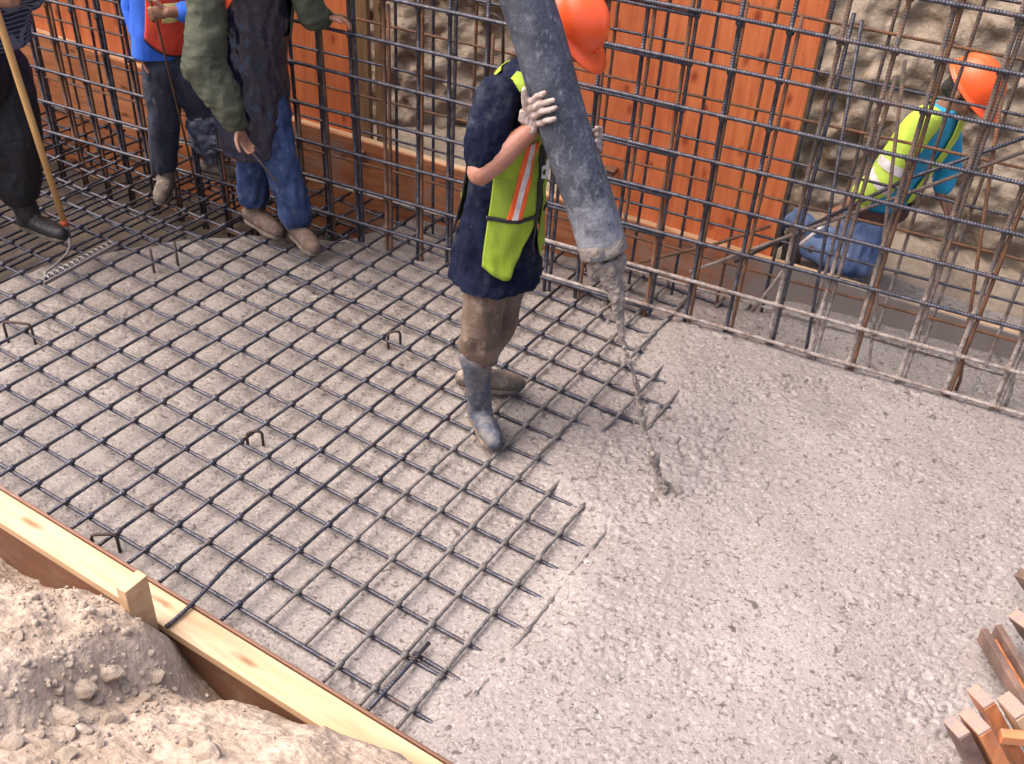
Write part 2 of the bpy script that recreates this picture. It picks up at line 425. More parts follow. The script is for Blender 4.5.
SOIL = mk('dry_soil', (0.43, 0.345, 0.28), (0.335, 0.26, 0.202), 5, rough=0.95, bump=0.9, bscale=45, splat=(0.42, 0.335, 0.27), sp_scale=30, sp_th=0.60, spec=0.2, bdist=0.012)
MUD = mk('cut_soil', (0.29, 0.232, 0.172), (0.17, 0.13, 0.094), 3.2, rough=0.62, bump=1.0, bscale=18, splat=(0.46, 0.41, 0.35), sp_scale=6.5, sp_th=0.61, spec=0.5, bdist=0.02, splat2=(0.13, 0.095, 0.068), sp2_scale=5, sp2_th=0.56)  # pale patches and specks; the specks paint in glints of plastic sheeting
PIT = mk('shade_darkened_pit_soil', (0.085, 0.064, 0.047), (0.05, 0.038, 0.03), 5, rough=.9, bump=.8, bscale=30)  # darkened to put the low light under the mats into the soil colour
MB0 = MB(); MB0.box((0, 0, -0.44), (60, 0, 0), (0, 60, 0), (0, 0, 0.05))
tag(build('ground', MB0, PIT), 'brown soil at the bottom of the excavation', None, None, 'structure')

def make_soil_bank():
    st = 0.02
    s = np.arange(-6.0, 6.0, st); z = np.arange(-0.55, 3.0, st)
    S, Z = np.meshgrid(s, z, indexing='ij'); S = S.ravel(); Z = Z.ravel()
    P = np.stack([S, Z, 0 * S], 1)
    n = 1.22 + 0.22 * Z + 0.22 * fbm(P, 1.3, 3, 71) + 0.13 * np.abs(fbm(P + 5, 4.5, 3, 72)) + 0.07 * fbm(P, 11, 4, 73) - 0.10 * np.abs(vnoise(P * np.array([5.5, 2.6, 1]) + 1.5 * vnoise(P * 2, 75)[:, None], 74))
    # shelf at the foot of the cut
    Q = W0 + S[:, None] * ES + n[:, None] * EN + Z[:, None] * UP
    return grid_mesh('soil_bank', Q, len(s), len(z), MUD)
tag(make_soil_bank(), 'rough brown cut soil face behind the wall formwork', None, None, 'structure')
def make_shelf():
    st = 0.03
    s = np.arange(-7.0, 6.5, st); n = np.arange(0.53, 1.7, st)
    S, Nn = np.meshgrid(s, n, indexing='ij'); S = S.ravel(); Nn = Nn.ravel(); P = np.stack([S, Nn, 0 * S], 1)
    z = -0.02 + 0.05 * fbm(P, 3, 4, 81) + 0.14 * sstep(0.8, 1.5, Nn)
    return grid_mesh('soil_ledge', W0 + S[:, None] * ES + Nn[:, None] * EN + z[:, None] * UP, len(s), len(n), MUD, flip=True)
tag(make_shelf(), 'dark soil ledge behind the low form board', None, None, 'structure')

def bank_h(x, y):
    P = np.stack([x, y, 0 * x], 1)
    crest = np.interp(x, [0, .9, 1.2, 1.5, 1.75, 1.95, 2.1, 2.4, 2.8, 3.5], [-1.70, -1.66, -1.62, -1.555, -1.545, -1.625, -1.58, -1.53, -1.46, -1.38]) + 0.03 * fbm(P, 6, 3, 91)
    t = crest - y
    z = -0.16 + 0.62 * np.clip(t, -0.4, 9) * sstep(-0.10, 0.25, t) - 0.55 * np.clip(-t, 0, 1) + 0.16 * sstep(-0.12, 0.12, t)
    z = z + 0.035 * sstep(-.08, .1, t) + 0.11 * sstep(1.3, 1.5, x) * sstep(1.95, 1.78, x) * sstep(-.08, .1, t) + 0.12 * sstep(2.1, 2.6, x) * sstep(-.10, .10, t)
    z = z + 0.035 * fbm(P, 5, 3, 92) + 0.022 * fbm(P, 17, 3, 93) + 0.016 * np.abs(fbm(P, 40, 2, 94)) + 0.007 * fbm(P, 85, 2, 95)
    return z
def make_bank():
    st = 0.008
    xs = np.arange(0.0, 3.6, st); ys = np.arange(-3.0, -1.40, st)
    X, Y = np.meshgrid(xs, ys, indexing='ij'); x = X.ravel(); y = Y.ravel()
    return grid_mesh('soil_slope', np.stack([x, y, bank_h(x, y)], 1), len(xs), len(ys), SOIL)
tag(make_bank(), 'dry sandy soil slope in the foreground beside the form', None, None, 'structure')

# ------------------------------------------------------------------ formwork
def plank(name, a, b, up, out, m, parent, bevel=0.003, seg=1):
    """board from a to b; a,b on the top inner edge; up = half height vector downwards full, out = thickness vector"""
    a, b, up, out = (np.asarray(q, float) for q in (a, b, up, out))
    mb = MB(); c = (a + b) / 2 + up / 2 + out / 2
    mb.box(c, (b - a) / 2, out / 2, up / 2)
    return build(name, mb, m, parent, False, bevel)
STUD2 = plywood('form_brown_with_shade', (.19, .085, .048), (.12, .055, .03), (.08, .04, .02), (0.9, 9, 9), knots=False)  # brown darkened so the side plank's shade sits in its colour
nf = thing('form_board', 'long pale wooden edge form along the near side of the slab', 'formwork', (1.9, -1.42, 0))
plank('plywood_face', (-1.8, -1.406, 0.037), (5.3, -1.406, 0.037), (0, 0, -0.5), (0, -0.012, 0), STUD2, nf)
plank('top_plank', (-1.8, -1.4205, 0.030), (5.3, -1.4205, 0.030), (0, 0, -0.038), (0, -0.112, 0), LUMBER, nf)
plank('side_plank', (-1.8, -1.485, -0.011), (5.3, -1.485, -0.011), (0, 0, -0.24), (0, -0.04, 0), STUD2, nf)
dS = ray(131, 580); sp = CPOS + dS * ((-1.582 - CPOS[1]) / dS[1])
st_ = thing('wooden_stake', 'square wooden stake nailed behind the near form plank', 'stake', (sp[0], -1.582, -0.3))
mb = MB(); mb.box((sp[0], -1.582, sp[2] - .30), (0.023, 0, 0), (0, 0.046, 0), (0.004, -0.002, 0.30)); build('post', mb, LUMBER, st_, False, 0.003)

fb = thing('form_board', 'orange stained low form board along the foot of the right wall', 'formwork', wall(1.3, .43, 0))
plank('board_face', wall(-0.70, .420, .333), wall(5.0, .420, .130), (0, 0, -0.75), EN * 0.018, BOARDR, fb)
plank('top_rail', wall(-0.70, .4385, .329), wall(5.0, .4385, .126), (0, 0, -0.09), EN * 0.052, LUMBER, fb)
fb2 = thing('form_board', 'orange stained low form board behind the workers at the left', 'formwork', wall(-3, .43, 0))
plank('board_face', wall(-6.5, .420, .80), wall(-0.705, .420, .333), (0, 0, -1.0), EN * 0.018, BOARD, fb2)
plank('top_rail', wall(-6.5, .4385, .796), wall(-0.705, .4385, .329), (0, 0, -0.09), EN * 0.045, LUMBER, fb2)

def panel(label, s0, s1, z0, z1, z0b=None):
    t = thing('plywood_form', label, 'form panel', wall((s0 + s1) / 2, .5, z0))
    mb = MB(); c = wall((s0 + s1) / 2, .495, (z0 + z1) / 2)
    mb.box(c, ES * (s1 - s0) / 2, EN * 0.009, UP * (z1 - z0) / 2); build('plywood_sheet', mb, PLY, t, False, 0.0015)
    for k in np.linspace(s0 + 0.02, s1 - 0.02, 4):
        mb = MB(); mb.box(wall(k, .551, (z0 + z1) / 2), ES * 0.019, EN * 0.045, UP * (z1 - z0) / 2); build('stud', mb, STUD, t, False, 0.002)
    return t
panel('tall orange plywood form panel standing right of the pump hose', 0.955, 2.165, .14, 2.6)
panel('tall orange plywood form panel with the worker in green in front', -1.62, -0.335, .25, 2.6)
panel('tall orange plywood form panel behind the worker in the blue shirt', -2.86, -1.64, .36, 2.6)
panel('tall orange plywood form panel at the far left corner', -5.4, -2.88, .45, 2.6)
# strip of brown lumber beside the left panel
t = thing('wooden_post', 'brown upright timber against the right edge of the left plywood', 'post', wall(-.3, .5, .3))
mb = MB(); mb.box(wall(-.285, .512, 1.4), ES * 0.045, EN * 0.02, UP * 1.15); build('timber', mb, STUD, t, False, 0.003)
mb = MB(); mb.box(wall(-.19, .535, 1.35), ES * 0.02, EN * 0.02, UP * 1.1)
tag(build('wooden_strip', mb, STUD, None, False, 0.003), 'thin dark timber strip against the soil beside the brown post', 'timber')

# form tie wedge on the right panel and a wood cleat
q = onw(612, 168, .48)
mb = MB(); mb.box(q - EN * 0.05, ES * 0.035, EN * 0.05, UP * 0.012); mb2 = MB()
ft = thing('form_tie', 'small rusty form tie with metal wedge on the orange panel', 'form tie', q)
build('bracket', mb, RUST, ft, False, 0.002)
mb2.tube([q - EN * 0.09 - ES * 0.04 + UP * 0.02, q - EN * 0.09 + ES * 0.035 + UP * 0.014], [0.012, 0.006], 8); build('wedge', mb2, STEEL, ft, True)
q = onw(362, 156, .415)
mb = MB(); mb.box(q - EN * 0.0, ES * 0.02, EN * 0.03, UP * 0.035)
tag(build('wood_cleat', mb, STUD, None, False, 0.003), 'small dark wood block fixed to the low form board', 'block')

# ------------------------------------------------------------------ reinforcement
def bar_mb(p, q, r, wob=0.003, knots=None, nseg=None, seed=0):
    p = np.asarray(p, float); q = np.asarray(q, float); Lb = np.linalg.norm(q - p)
    n = nseg or max(4, int(Lb / 0.25)); ts = list(np.linspace(0, 1, n + 1))
    rr = []
    if knots is not None:
        for k in knots:
            if 0 < k < 1:
                e = 0.016 / Lb; ts += [k - e, k - e * 0.55, k + e * 0.55, k + e]
        ts = sorted(ts)
    ax = nrm(q - p); a1 = nrm(np.cross(ax, UP if abs(ax[2]) < 0.9 else (1, 0, 0))); a2 = np.cross(ax, a1)
    T = np.array(ts); Nn = np.stack([T * Lb * 1.3, 0 * T + seed * 3.7, 0 * T], 1)
    w1 = vnoise(Nn, 3) * wob * 2; w2 = vnoise(Nn + 50, 4) * wob * 2
    pts = [p + (q - p) * t_ + a1 * x + a2 * y for t_, x, y in zip(ts, w1, w2)]
    for t_ in ts:
        on = knots is not None and any(abs(t_ - k) < 0.0105 / Lb for k in knots)
        rr.append(r * (1.75 if on else 1.0))
    mb = MB(); mb.tube(pts, rr, 8); return mb

BX, BY = 0.1524, 0.1619
def jit(a): return R_.uniform(-a, a)
topmat = thing('rebar_mat', 'black steel mat of crossed bars half sunk in the wet concrete', 'rebar mat', (1.0, 0, 0))
xi = {i: i * BX + jit(.006) for i in range(-22, 21)}
yj = {j: -j * BY + jit(.006) for j in range(-10, 9)}
yj[9 - 0] = None; del yj[9]
for i, x in xi.items():
    y0 = -1.385 if i != 11 else -1.60
    if i in (13, 14): y0 = -1.30
    yw = 1.067 + (x - .5) * math.tan(TH) + 0.36
    z0 = 0.004 * jit(1)
    slant = jit(.012)
    zs = 0.062 if i == 11 else z0
    kn = [(y - y0) / (yw - y0) for y in yj.values() if y > y0 + .02]
    if i == 11:
        mb = MB(); mb.tube([onz(166, 627, .041), onz(178, 617, .042), onz(191, 605, .045), (x, -1.18, .008), (x + slant / 2, 0, z0), (x + slant, yw, z0)], 0.0080, 8)
    else:
        mb = bar_mb((x - slant, y0, z0), (x + slant, yw, z0), 0.0075, 0.003, kn, seed=i)
    build('crosswise_bar', mb, MATSPL if x > 1.95 else STEEL, topmat, True)
# short lap bars lying between the regular ones by the near form
mb = bar_mb(onz(367, 711), onz(429, 643), 0.0078, .002, seed=77); build('crosswise_bar', mb, STEEL, topmat, True)
mb = bar_mb((-.75, -1.12, 0.0), (0.28, -1.10, 0.004), 0.0085, .002, seed=78)
for j, y in yj.items():
    xe = 3.3 + jit(.3)
    yy = y
    xs_ = -3.35 + jit(.1)
    mb = bar_mb((xs_, yy + jit(.006), -0.0165), (xe, yy + jit(.006), -0.0165), 0.0080, 0.0035, None, seed=100 + j)
    build('lengthwise_bar', mb, STEEL, topmat, True)
mb = bar_mb(onz(414, 653, -.014), onz(484, 695, -.014), 0.0085, .002, seed=79); build('lengthwise_bar', mb, STEEL, topmat, True)
mb = bar_mb((-.4, .50, -0.019), (2.5, .475, -0.018), 0.0095, .002, seed=80); build('lengthwise_bar', mb, STEEL, topmat, True)

lowmat = thing('rebar_mat', 'lower rebar mat seen in the pit under the top mat at left', 'rebar mat', (-1.5, 0, -.25))
for i in range(-22, 3):
    x = i * BX + .05 + jit(.015)
    build('crosswise_bar', bar_mb((x, -1.38, -.21 + jit(.008)), (x + jit(.02), 1.35, -.21), 0.009, .004, seed=200 + i), STEEL, lowmat, True)
for j in range(-9, 9):
    y = -j * BY + .06 + jit(.015)
    build('lengthwise_bar', bar_mb((-3.35, y, -.232), (0.4, y + jit(.02), -.232), 0.009, .004, seed=250 + j), RUST if j % 5 == 0 else STEEL, lowmat, True)

# wall curtains
S_front = [-.03, .155, .345, .53, .725, .925, 1.115, 1.29, 1.475, 1.675, 1.885, 2.095, 2.312, 2.52, 2.705, 2.942, 3.155, 3.372, 3.585, 3.8, 4.0]
S_front = [-.03 - .185 * k for k in range(24, 0, -1)] + S_front
Z_front = [.045, .253, .463, .676, .888, 1.105, 1.316, 1.527, 1.74, 1.955, 2.17]
front = thing('rebar_curtain', 'front rebar wall curtain of doubled upright bars facing the slab', 'rebar cage', wall(1, 0, -.05))
zb = -0.30
for k, s in enumerate(S_front):
    lean = jit(.014)
    right = s > 1.2
    m1 = SPLASHED if s > 2.15 else (RUST if k % 4 == 1 else STEEL)
    m2 = RUST if k % 3 else STEEL
    if s > 2.4: m2 = SPLASHED if k % 2 else RUST
    build('upright_bar', bar_mb(wall(s, 0, zb), wall(s + lean, 0, 2.45), 0.0105, .004, [(z - zb) / (2.45 - zb) for z in Z_front], seed=300 + k), m1, front, True)
    ztop = 2.4 if R_.random() < .55 else R_.uniform(1.25, 1.7)
    if s < -.1: ztop = R_.uniform(.6, 1.6)
    l2 = jit(.006)
    mb = bar_mb(wall(s + .0225, .004, zb), wall(s + .0225 + l2 + lean, .004, ztop), 0.0095, .004, seed=350 + k)
    build('dowel_bar', mb, m2, front, True)
for k, z in enumerate(Z_front):
    m = SPLASHED if z < .3 else STEEL
    dz = jit(.008)
    build('level_bar', bar_mb(wall(-4.6, -.021, z + .05 + dz), wall(1.72, -.021, z), 0.0100, .004, seed=400 + k), STEEL, front, True)
    build('level_bar', bar_mb(wall(1.0, -.021, z + .021), wall(4.2, -.021, z + .004 + jit(.006)), 0.0100, .004, seed=430 + k), m, front, True)
rear = thing('rebar_curtain', 'rear rebar wall curtain of thin bars close to the plywood', 'rebar cage', wall(1, .28, -.05))
S_rear = [-4.6 + .232 * k for k in range(20)] + [0.06, .29, .52, .76, 1.0, 1.245, 1.49, 1.735, 1.975, 2.215, 2.47, 2.78, 3.012, 3.31, 3.55, 3.8]
for k, s in enumerate(S_rear):
    m = SPLASHED if s > 2.3 else (RUST if k % 3 == 1 else STEEL)
    build('upright_bar', bar_mb(wall(s, .28, -.3), wall(s + jit(.015), .28, 2.4), 0.0085, .004, seed=500 + k), m, rear, True)
for k, z in enumerate([.06, .25, .445, .655, .852, 1.07, 1.295, 1.515, 1.73, 1.95]):
    build('level_bar', bar_mb(wall(-4.6, .262, z + .045), wall(4.1, .262, z - .01), 0.0075, .005, seed=550 + k), RUST if k % 2 else (SPLASHED if z < .3 else STEEL), rear, True)

# inclined brace bars between the curtains
def single_bar(name, pts, r, m, label, cat, group=None):
    mb = MB(); mb.tube(pts, r, 8); o = build(name, mb, m, None, True); return tag(o, label, cat, group)
single_bar('brace_bar', [onw(735, 262, .14), onw(905, 180, .14), onw(1040, 132, .14)], 0.009, STEEL, 'upper of two slanting brace bars crossing in front of the kneeling worker', 'rebar')
single_bar('brace_bar', [onw(690, 272, .10), onw(800, 232, .10), onw(1040, 146, .10)], 0.009, SPLASHED, 'lower of two slanting brace bars crossing in front of the kneeling worker', 'rebar')
single_bar('brace_bar', [onw(752, 312, .06), onw(790, 262, .08)], 0.009, SPLASHED, 'short steep splashed bar leaning at the foot of the wall', 'rebar')
single_bar('brace_bar', [onw(640, 262, .05), onw(712, 245, .2), onw(770, 226, .25)], 0.009, RUST, 'short slanting bar low in front of the orange panel', 'rebar')

for q0, q1, n0, n1, m_, lab in (((868, 372), (905, 60), .03, .16, SPLASHED, 'splashed bar leaning back in front of the lime vest behind the curtain'), ((960, 380), (1010, 40), .05, .20, RUST, 'rusty bar leaning back in front of the orange hard hat'), ((806, 350), (862, 20), .04, .16, STEEL, 'dark bar leaning back beside the right edge of the orange panel'), ((1010, 395), (1060, 120), .05, .2, SPLASHED, 'splashed bar leaning back at the right edge of the wall curtain')):
    single_bar('leaning_bar', [onw(q0[0], q0[1], n0) - UP * .06, onw(q0[0], q0[1], n0), onw(q1[0], q1[1], n1)], .0085, m_, lab, 'rebar')
# bent bars (chair legs and hooks) sticking out of the mat
DARKB = mk('dark_rusted_bar', (.05, .035, .03), (.085, .05, .035), 20, rough=.75, metal=.3, bump=.3, bscale=150)
def bent(pts, label, r=0.0066, m=DARKB):
    P = [np.asarray(p, float) for p in pts]; out = [P[0]]
    for i in range(1, len(P) - 1):
        a = P[i] + nrm(P[i - 1] - P[i]) * .022; c = P[i] + nrm(P[i + 1] - P[i]) * .022
        out += [a, P[i] * .5 + (a + c) * .25, c]
    out.append(P[-1]); mb = MB(); mb.tube(out, r, 8); return tag(build('bent_bar', mb, m, None, True), label, 'rebar')
def hook(u, v, dx, dy, h, label, leg2=None):
    a = onz(u, v, -.07); b = onz(u, v, 0) + V3(0, 0, h) * 0; a = V3(b[0], b[1], -.09); b = V3(b[0], b[1], h); c = b + V3(dx, dy, 0); d = V3(c[0], c[1], -.09)
    return bent([a, b, c, d], label)
hook(5, 330, .12, .06, .05, 'dark bent support bar rising from the mat at the left edge')
hook(92, 541, .075, .055, .035, 'dark bent bar end arching over the mat near the wooden stake')
hook(247, 438, .045, .045, .032, 'dark bent bar poking up midway between stake and pouring worker')
hook(388, 338, .04, .045, .034, 'dark bent bar poking up left of the pouring worker')
def peg(u, v, h, label): 
    a = onz(u, v, 0); return single_bar('bar_stub', [V3(a[0], a[1], -.2), V3(a[0] + .004, a[1], h)], 0.007, DARKB, label, 'rebar')
peg(152, 262, .08, 'left one of two short upright bar stubs below the left workers')
peg(176, 254, .08, 'right one of two short upright bar stubs below the left workers')
# hooked bar end by the hose
a = onw(486, 150, .05); b = onw(489, 10, .05)
bent([onw(503, 72, .12), onw(503, 20, .12), onw(490, 12, .12), onw(488, 130, .12)], 'rusty hooked bar end beside the hose above the shirt', .008)

# ------------------------------------------------------------------ pump hose and falling concrete
FA = V3(2.024, 0.028, 0.0)
HOSE = mk('scuffed_black_rubber', (0.036, 0.041, 0.058), (0.064, 0.071, 0.094), 9, rough=0.55, bump=0.35, bscale=70, splat=(0.24, 0.25, 0.285), sp_scale=38, sp_th=0.56, rough2=0.85, spec=0.4, sp_stretch=(1, 1, 0.35), splat2=(0.095, 0.104, 0.138), sp2_scale=34, sp2_th=0.54)
HOSEEND = mk('cement_coated_rubber', (0.26, 0.27, 0.31), (0.13, 0.14, 0.175), 14, rough=0.8, bump=0.5, bscale=60, splat=(0.50, 0.50, 0.52), sp_scale=15, sp_th=0.5, sp_stretch=(1, 1, 0.5))
CEMW = mk('grey_cement_slurry', (0.155, 0.13, 0.115), (0.24, 0.205, 0.185), 22, rough=0.7, bump=0.9, bscale=55, splat=(0.12, 0.10, 0.09), sp_scale=40, sp_th=0.56)
def hose_mat():
    m = HOSE; nt = m.node_tree; N = nt.nodes; L = nt.links; b = N['Principled BSDF']; src = b.inputs['Base Color'].links[0].from_socket
    at = N.new('ShaderNodeAttribute'); at.attribute_name = 'run'; tc = N.new('ShaderNodeTexCoord')
    n = N.new('ShaderNodeTexNoise'); n.inputs['Scale'].default_value = 16; n.inputs['Detail'].default_value = 10; n.inputs['Roughness'].default_value = .72
    L.new(tc.outputs['Object'], n.inputs['Vector'])
    ma = N.new('ShaderNodeMath'); ma.operation = 'MULTIPLY_ADD'; ma.inputs[1].default_value = 1.5; L.new(n.outputs['Fac'], ma.inputs[0]); L.new(at.outputs['Fac'], ma.inputs[2])
    r = N.new('ShaderNodeMapRange'); r.inputs['From Min'].default_value = 1.08; r.inputs['From Max'].default_value = .62; L.new(ma.outputs[0], r.inputs['Value'])
    x = N.new('ShaderNodeMix'); x.data_type = 'RGBA'; ii = [q for q in x.inputs if q.type == 'RGBA']; L.new(r.outputs[0], x.inputs['Factor']); L.new(src, ii[0]); ii[1].default_value = (.25, .255, .285, 1)
    L.new([q for q in x.outputs if q.type == 'RGBA'][0], b.inputs['Base Color'])
hose_mat()
h0 = onp(604, 252, FA, -.20); h1 = onp(523, -10, FA, -.02); hd = nrm(h1 - h0)
hose = thing('pump_hose', 'thick scuffed black rubber hose pouring concrete onto the slab', 'hose', h0)
def hp(t): return h0 + (h1 - h0) * t
mb = MB(); ts = np.linspace(0.0, 1.0, 18)
pts = [hp(t) + UP * 0 + ER * .004 * math.sin(t * 9) for t in ts]
for k in range(1, 12):
    e = k * 0.16; pts.append(h1 + hd * e + HV * (-.03 * e * e) - ER * (.05 * e * e))
mb.tube(pts, 0.0875, 32); build('hose_tube', mb, HOSE, hose, True)
mb = MB(); mb.tube([hp(t) for t in (-.012, .0, .03, .055, .06)], [.066, .0885, .0892, .0885, .08], 32); 
def lump(a, sc=30, seed=1): return lambda co: a * fbm(co, sc, 3, seed)
organic('cement_crust', mb, mk('cement_crust', (0.24, 0.205, 0.18), (0.15, 0.13, 0.115), 25, rough=0.85, bump=0.8, bscale=70), hose, 0.006, 2, lump(.008, 24, 5))

mb = MB()
sp_ = [(606, 258, 16, -.20), (611, 272, 12, -.21), (615, 288, 9, -.22), (617.5, 302, 7, -.23), (619, 316, 5.2, -.235), (621, 330, 3.2, -.245), (624, 344, 2.1, -.255), (628, 358, 1.9, -.265), (632, 370, 1.5, -.272), (636, 383, 2.7, -.28), (638, 395, 2.2, -.285), (640, 409, 2.9, -.292), (642.5, 420, 3.0, -.30), (646, 433, 1.6, -.31), (650, 446, 2.8, -.325), (654, 459, 4.4, -.335), (658, 473, 2.8, -.345), (662, 486, 5, -.35), (665, 498, 9, -.355)]
pts = [onp(u, v, FA, o) for u, v, r, o in sp_]; rad = [r / 272. for u, v, r, o in sp_]
stream = thing('concrete_stream', 'grey wet concrete falling in clots from the hose onto the slab', 'concrete pour', (2.857, .105, 0))
mb = MB(); mb.tube(pts, rad, 16)
for k in range(150):
    i = R_.randrange(0, len(pts) - 1); f = R_.random(); c = pts[i] * (1 - f) + pts[i + 1] * f; rr = rad[i] * (1 - f) + rad[i + 1] * f
    d = nrm(np.array([jit(1), jit(1), jit(1)])); s_ = rr * R_.uniform(.25, .6)
    mb.ell(c + d * rr * .85, (s_, 0, 0), (0, s_, 0), (0, 0, s_ * R_.uniform(1, 2.2)), 8, 6)
organic('falling_tongue', mb, CEMW, stream, 0.0032, 1, lump(.009, 75, 8))
for n_, (u, v, r, o) in enumerate(((630, 362, 2.4, -.27), (634, 374, 1.5, -.275), (636.5, 384, 3.4, -.28), (638.5, 395, 2.6, -.285), (640, 409, 3.4, -.292), (642.5, 420, 3.6, -.30), (646, 433, 1.8, -.31), (650, 446, 3.4, -.325), (654, 459, 5.6, -.335), (658, 473, 3.4, -.345), (662, 486, 6.5, -.35), (626, 376, 1.1, -.25), (645, 398, 1.2, -.29), (634, 422, 1.1, -.30), (659, 440, 1.2, -.32), (608, 322, 1.8, -.22), (603, 304, 1.9, -.21), (629, 316, 1.7, -.25), (611, 336, 1.1, -.23), (649, 470, 1.4, -.34), (671, 470, 1.3, -.35))):
    c = onp(u, v, FA, o); q = r / 262.; mb = MB()
    mb.ell(c, (q, 0, q * .25), (0, q * .9, 0), (-q * .6, 0, q * R_.uniform(1.3, 2.2)), 14, 10)
    for e in range(4): mb.ball(c + np.array([jit(q), jit(q), jit(q * 1.6)]), q * R_.uniform(.35, .6))
    organic('clot', mb, CEMW, stream, max(.0028, q * .22), 1, lump(q * .5, .5 / q, n_))
mb = MB(); mb.ell((2.857, .105, .0), (.075, 0, 0), (0, .07, 0), (0, 0, .034))
for k in range(70):
    a = R_.uniform(0, 6.28); r = abs(R_.gauss(0, .055)) + .01; s_ = R_.uniform(.007, .016)
    mb.ball((2.857 + r * math.cos(a), .105 + r * math.sin(a), .030 - r * .22), s_)
organic('splash_heap', mb, CEMW, stream, 0.004, 1, lump(.012, 60, 9))

# ------------------------------------------------------------------ people
SKIN = mk('sunburnt_skin', (0.285, 0.112, 0.070), (0.36, 0.165, 0.112), 9, rough=0.55, bump=0.15, bscale=150, splat=(0.36, 0.30, 0.27), sp_scale=26, sp_th=0.66)
SKIN2 = mk('brown_skin', (0.22, 0.105, 0.065), (0.28, 0.14, 0.09), 12, rough=0.55, bump=0.15, bscale=150, splat=(0.34, 0.28, 0.24), sp_scale=30, sp_th=0.66)
GLOVE = mk('cement_caked_glove', (0.42, 0.335, 0.295), (0.25, 0.175, 0.15), 26, rough=0.9, bump=0.4, bscale=120, splat=(0.52, 0.465, 0.42), sp_scale=34, sp_th=0.52)
NAVY = mk('navy_cotton', (0.0045, 0.006, 0.018), (0.008, 0.011, 0.028), 7, rough=0.9, bump=0.3, bscale=90, splat=(0.16, 0.165, 0.18), sp_scale=26, sp_th=0.64, spec=0.1, splat2=(0.040, 0.047, 0.062), sp2_scale=6, sp2_th=0.57)
LIME = mk('lime_vest_fabric', (0.27, 0.385, 0.018), (0.21, 0.30, 0.02), 9, rough=0.75, bump=0.3, bscale=180, splat=(0.20, 0.25, 0.06), sp_scale=16, sp_th=0.6)
LIMEB = mk('bright_lime_fabric', (0.52, 0.70, 0.075), (0.42, 0.57, 0.07), 9, rough=0.75, bump=0.3, bscale=180, splat=(0.30, 0.38, 0.10), sp_scale=12, sp_th=0.62)
ORANGE = mk('orange_tape', (0.90, 0.13, 0.02), (0.75, 0.10, 0.02), 14, rough=0.6, bump=0.2, bscale=180)
SILVER = mk('silver_tape', (0.70, 0.66, 0.66), (0.52, 0.47, 0.46), 22, rough=0.4, bump=0.2, bscale=120)
BLACK = mk('black_piping', (0.012, 0.012, 0.014), rough=0.7)
WHITE = mk('white_print', (0.72, 0.72, 0.72), rough=0.6)
KHAKI = mk('muddy_brown_trousers', (0.165, 0.118, 0.090), (0.110, 0.076, 0.058), 7, rough=0.92, bump=0.35, bscale=90, splat=(0.30, 0.235, 0.195), sp_scale=10, sp_th=0.57, spec=0.2)
RUBBER = mk('cement_smeared_rubber_boot', (0.036, 0.047, 0.070), (0.058, 0.068, 0.095), 8, rough=0.6, bump=0.3, bscale=60, splat=(0.20, 0.175, 0.155), sp_scale=13, sp_th=0.49, rough2=0.9, sp_stretch=(1, 1, .6))
BOOTMUD = mk('mud_covered_boot', (0.155, 0.118, 0.09), (0.085, 0.066, 0.052), 12, rough=0.85, bump=0.6, bscale=50, splat=(0.33, 0.27, 0.22), sp_scale=17, sp_th=0.56)
BOOTTAN = mk('dusty_tan_boot', (0.085, 0.055, 0.039), (0.135, 0.09, 0.066), 12, rough=0.85, bump=0.5, bscale=60, splat=(0.30, 0.24, 0.20), sp_scale=20, sp_th=0.58)
BOOTBLK = mk('black_rubber_boot', (0.014, 0.012, 0.012), (0.03, 0.027, 0.026), 10, rough=0.5, bump=0.3, bscale=60, splat=(0.26, 0.22, 0.20), sp_scale=9, sp_th=0.60)
HAT = mk('orange_hard_hat_plastic', (0.93, 0.115, 0.022), (0.84, 0.09, 0.018), 8, rough=0.33, bump=0.06, bscale=60, splat=(0.40, 0.09, 0.04), sp_scale=48, sp_th=0.60, spec=0.55)
OLIVE = mk('olive_jacket_cloth', (0.082, 0.088, 0.062), (0.055, 0.060, 0.043), 6, rough=0.92, bump=0.35, bscale=110, splat=(0.17, 0.165, 0.12), sp_scale=9, sp_th=0.64, spec=0.2)
PLASTIC = mk('shiny_black_plastic', (0.008, 0.009, 0.022), (0.013, 0.014, 0.034), 9, rough=0.27, bump=0.55, bscale=9, splat=(0.085, 0.09, 0.12), sp_scale=9, sp_th=0.60, rough2=0.3, spec=0.65, bdist=0.03)  # pale spatter patches paint the apron's highlights into its colour
PLASTICG = mk('cement_splashed_plastic', (0.035, 0.04, 0.075), (0.08, 0.09, 0.14), 12, rough=0.32, bump=0.8, bscale=26, splat=(0.42, 0.43, 0.48), sp_scale=14, sp_th=0.50, rough2=0.5, bdist=0.02)
DENIM = mk('blue_denim', (0.020, 0.036, 0.095), (0.045, 0.075, 0.17), 9, rough=0.9, bump=0.4, bscale=110, splat=(0.12, 0.13, 0.165), sp_scale=12, sp_th=0.55, spec=0.2)
DENIML = mk('pale_blue_denim', (0.075, 0.12, 0.25), (0.15, 0.205, 0.34), 9, rough=0.9, bump=0.4, bscale=110, splat=(0.4, 0.42, 0.46), sp_scale=12, sp_th=0.58, spec=0.2)
DENIMD = mk('dark_denim', (0.013, 0.016, 0.030), (0.026, 0.031, 0.052), 8, rough=0.85, bump=0.4, bscale=110, splat=(0.17, 0.18, 0.23), sp_scale=10, sp_th=0.60)
BLUE = mk('blue_shirt_cotton', (0.02, 0.10, 0.55), (0.03, 0.14, 0.62), 8, rough=0.85, bump=0.3, bscale=110)
